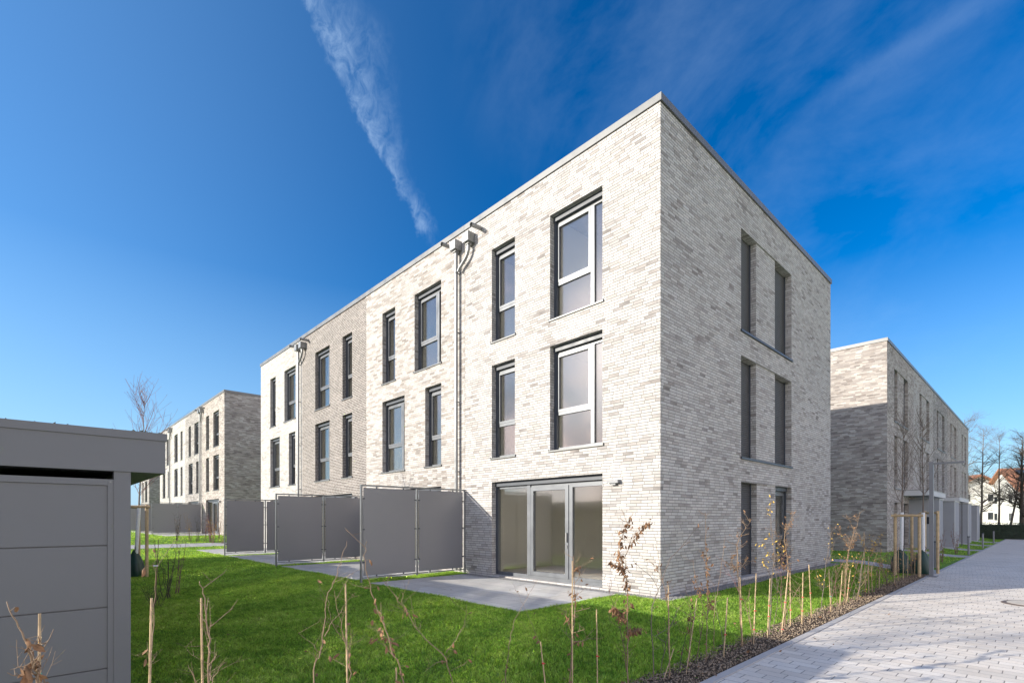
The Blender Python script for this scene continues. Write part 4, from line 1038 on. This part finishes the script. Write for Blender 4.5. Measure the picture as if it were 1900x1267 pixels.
shrub('low twiggy shrub at the foot of the tagged cane by the shed', tuple(at(292, 9.6)), .42, 14, 6, 'barkdark', None, 0, GL, .004, .5)
shrub('slim bare shrub with straight dark stems behind the tagged cane', tuple(at(324, 11.2)), 1.3, 4, 7, 'twigred', None, 0, GL, .007, .14)
cb = at(288, 9.9); o = thing('bamboo_cane', 'dark cane with a white tag on the lawn beside the shed', 'plant cane', tuple(cb))
m_ = MB(); m_.tube([(0, 0, 0), (.01, .02, .62), (.02, .05, 1.28)], [.009, .008, .005], 7); c_ = m_.build('cane_rod', 'twig', o)
m_ = MB(); m_.box(-.03, .06, -.04, .04, .76, .785); m_.build('plant_tag', 'wrap', c_)
lst = [(328, 'leaf', 30, 'barkdark', 'dark leaved little shrub at the left end of the background bed'), (352, 'leafy', 5, 'twig', 'sparse shrub with a pale bud in the background bed'),
       (380, 'leaf', 12, 'twigred', 'reddish shrub with pink leaves before the background screen'), (395, 'leafy', 70, 'twigred', 'bright yellow leaved shrub in front of the background terrace door'),
       (390, 'leaf', 30, 'twigred', 'purple red shrub left of the yellow leaved one'), (405, 'leafy', 5, 'twig', 'thin shrub right of the yellow leaved one'), (413, 'leafy', 6, 'twig', 'wispy shrub at the dark brick gable of the background row'),
       (366, 'leaf', 4, 'barkdark', 'bare thin shrub in the middle of the background bed')]
for i, (px, lm, nl, wd, lab) in enumerate(lst):
    shrub(lab, tuple(at(px, 29.0 + .25 * (i % 3))), 1.7 if lm == 'leafy' else 1.5, 5 if nl < 20 else 9, 80 + i, wd, lm, nl, 'shrubs in the bed before the left background row', .010, .14, (.4, 1))
sp_ = [(1748, 20.5, 'pinkish sapling with few leaves climbing beside the grey porch box'), (1775, 25.5, 'dark leaved climber plant at the trellis')]
for i, (px, d_, lab) in enumerate(sp_): shrub(lab, tuple(at(px, d_)), 1.6, 6, 95 + i, 'twigred', 'leaf', 36, None, .009, .14)

# ------------------------------------------------------------------ loose material: bark chips, pebbles, grass
rn = np.random.default_rng(7)
def scatter_tris(name, P, size, material, label, cat, squash=.5):
    n = len(P); A = rn.normal(size=(n, 3)); A /= np.linalg.norm(A, axis=1)[:, None]
    B = rn.normal(size=(n, 3)); B -= A * (A * B).sum(1)[:, None]; B /= np.linalg.norm(B, axis=1)[:, None]; Cc = np.cross(A, B)
    s = size * rn.uniform(.5, 1.5, (n, 1)); A = A * s; B = B * s * .7; Cc = Cc * s * squash
    vs = np.stack([P + A, P - A, P + B, P - B, P + Cc, P - Cc], 1).reshape(-1, 3)
    f = np.array([(0, 2, 4), (2, 1, 4), (1, 3, 4), (3, 0, 4), (2, 0, 5), (1, 2, 5), (3, 1, 5), (0, 3, 5)])
    fs = (np.arange(n)[:, None, None] * 6 + f[None]).reshape(-1, 3)
    return rawmesh(name, vs, fs, material, label, cat)
def rawmesh(name, vs, fs, material, label, cat):
    me = bpy.data.meshes.new(name); nv, nf = len(vs), len(fs)
    me.vertices.add(nv); me.vertices.foreach_set('co', np.ascontiguousarray(vs, dtype=np.float32).ravel())
    me.loops.add(nf * 3); me.loops.foreach_set('vertex_index', np.ascontiguousarray(fs, dtype=np.int32).ravel())
    me.polygons.add(nf); me.polygons.foreach_set('loop_start', np.arange(0, nf * 3, 3, dtype=np.int32))
    me.update(calc_edges=True); me.materials.append(M[material])
    o = bpy.data.objects.new(name, me); C.objects.link(o); return tag(o, label, cat, kind='stuff')
n = 9000; x = rn.uniform(2.14, 2.67, n); y = rn.uniform(-8, 12, n) ** 1.0
y = -8 + 20 * rn.uniform(0, 1, n) ** 1.6
scatter_tris('bark_mulch', np.stack([x, y, gz_np(x, y) + .014 + rn.uniform(0, .02, n)], 1), .013, 'chip', 'loose clods and bark chips on the planting bed', 'mulch')
n = 6000; x = rn.uniform(0.02, .36, n); y = rn.uniform(-.35, 11.2, n)
x2 = rn.uniform(-6, 0, n); y2 = rn.uniform(-.29, -.01, n)
x = np.concatenate([x, x2]); y = np.concatenate([y, y2])
scatter_tris('pebbles', np.stack([x, y, gz_np(x, y) + .018], 1), .013, 'pebble', 'grey pebbles in the strips at the foot of the house walls', 'pebbles', .6)

lf_ = MB(); rr_ = random.Random(77)
for k in range(150):
    if k < 90: x, y = rr_.uniform(-8, 2.1), rr_.uniform(-8, 6) * .9
    else: x, y = 2.1 + abs(rr_.gauss(0, .55)), rr_.uniform(-5, 12)
    if -24 < x < .02 and y > -.05: continue
    leafshape(lf_, Vector((x, y, gz(x, y) + (.03 if x < 2.7 else .018) + rr_.uniform(0, .02))), Vector((rr_.gauss(0, 1), rr_.gauss(0, 1), .1)), rr_.uniform(.03, .06), rr_, 0)
tag(lf_.build('fallen_leaves', 'leaf'), 'scattered brown fallen leaves on the lawn and along the path edge', 'leaves', None, 'stuff')

def grass():
    cand = []
    def add(x0, x1, y0, y1, dens):
        k = int((x1 - x0) * (y1 - y0) * dens); cand.append(np.stack([rn.uniform(x0, x1, k), rn.uniform(y0, y1, k)], 1))
    add(-9, 2.16, -8.6, -.0, 5200); add(-9, 2.16, -8.6, 0, 900)
    add(-20, -9, -9, 0, 1500); add(-34, -20, -11, .5, 420)
    add(.3, 2.16, -1, 12.2, 3000); add(2.14, 2.24, -8, 12, 2600); add(2.2, 2.34, -8, 12, 500); add(-12, 2.5, 13.45, 19.6, 250); add(.1, 2.7, 19.6, 50, 260); add(-55, -34, -7, .5, 120)
    P = np.concatenate(cand); X, Y = P[:, 0], P[:, 1]
    dx, dy = X - CAMP[0], Y - CAMP[1]; dep = dx * FW[0] + dy * FW[1]; lat = dx * RT[0] + dy * RT[1]
    keep = (dep > 2.0)
    keep &= np.abs(lat) < dep * 1.35 + 1.5
    def excl(x0, x1, y0, y1):
        nonlocal keep; keep &= ~((X > x0) & (X < x1) & (Y > y0) & (Y < y1))
    excl(-24.1, 0.0, 0.0, 11.4)
    for x0, x1 in ((-5.98, -0.80), (-11.9, -6.75), (-18.0, -12.55), (-23.8, -18.6)): excl(x0 + .02, x1 - .02, -3.06, 0)
    excl(-.8, .36, -.33, 11.4); excl(0, .34, -.3, 11.4); excl(-30, 2.7, 12.1, 13.55); excl(-27.65, -26.05, -30, 12)
    for x0, x1 in ((-39.2, -34.0), (-45.1, -40.0), (-51.2, -45.8)): excl(x0, x1, -2.65, .5)
    for y0 in (22.7, 29.3, 36.4, 42.9): excl(.1, 2.7, y0 - .95, y0 + .75)
    excl(-21, -.1, -13.2, -8.3)
    keep &= rn.uniform(0, 1, len(X)) < np.clip(11.0 / dep, .0, 1) ** 1.2 + .08
    P = P[keep]; dep = dep[keep]; X, Y = P[:, 0], P[:, 1]; n = len(P)
    Z = gz_np(X, Y)
    a = rn.uniform(0, 2 * np.pi, n); grow_ = np.clip(dep / 9, 1, 3.5)
    clump = .8 + .35 * np.sin(X * 2.1 + np.sin(Y * 1.7) * 2) * np.sin(Y * 2.6 + X)
    h_ = rn.uniform(.022, .064, n) * clump; w_ = rn.uniform(.0030, .0062, n) * grow_
    fx = np.sin(X * 37 + 3 * np.sin(Y * 23)) + np.sin(X * 61 - Y * 43); fy = np.sin(Y * 41 + 3 * np.sin(X * 29)) + np.sin(X * 53 + Y * 67)
    h_ = h_ * (1 + .28 * np.sin(X * 19 + 2 * np.sin(Y * 13)) * np.sin(Y * 23 + X * 7))
    lx, ly = (rn.normal(0, .5, n) + .42 * fx) * h_, (rn.normal(0, .5, n) + .42 * fy) * h_
    ca, sa = np.cos(a), np.sin(a)
    b0 = np.stack([X - ca * w_, Y - sa * w_, Z], 1); b1 = np.stack([X + ca * w_, Y + sa * w_, Z], 1)
    m0 = np.stack([X - ca * w_ * .7 + lx * .35, Y - sa * w_ * .7 + ly * .35, Z + h_ * .6], 1); m1 = np.stack([X + ca * w_ * .7 + lx * .35, Y + sa * w_ * .7 + ly * .35, Z + h_ * .6], 1)
    tp = np.stack([X + lx, Y + ly, Z + h_], 1)
    vs = np.stack([b0, b1, m0, m1, tp], 1).reshape(-1, 3)
    f = np.array([(0, 1, 3), (0, 3, 2), (2, 3, 4)]); fs = (np.arange(n)[:, None, None] * 5 + f[None]).reshape(-1, 3)
    print('blades', n)
    return rawmesh('lawn_grass', vs, fs, 'blade', 'short green lawn grass between terraces, paths and shed', 'grass')
grass()
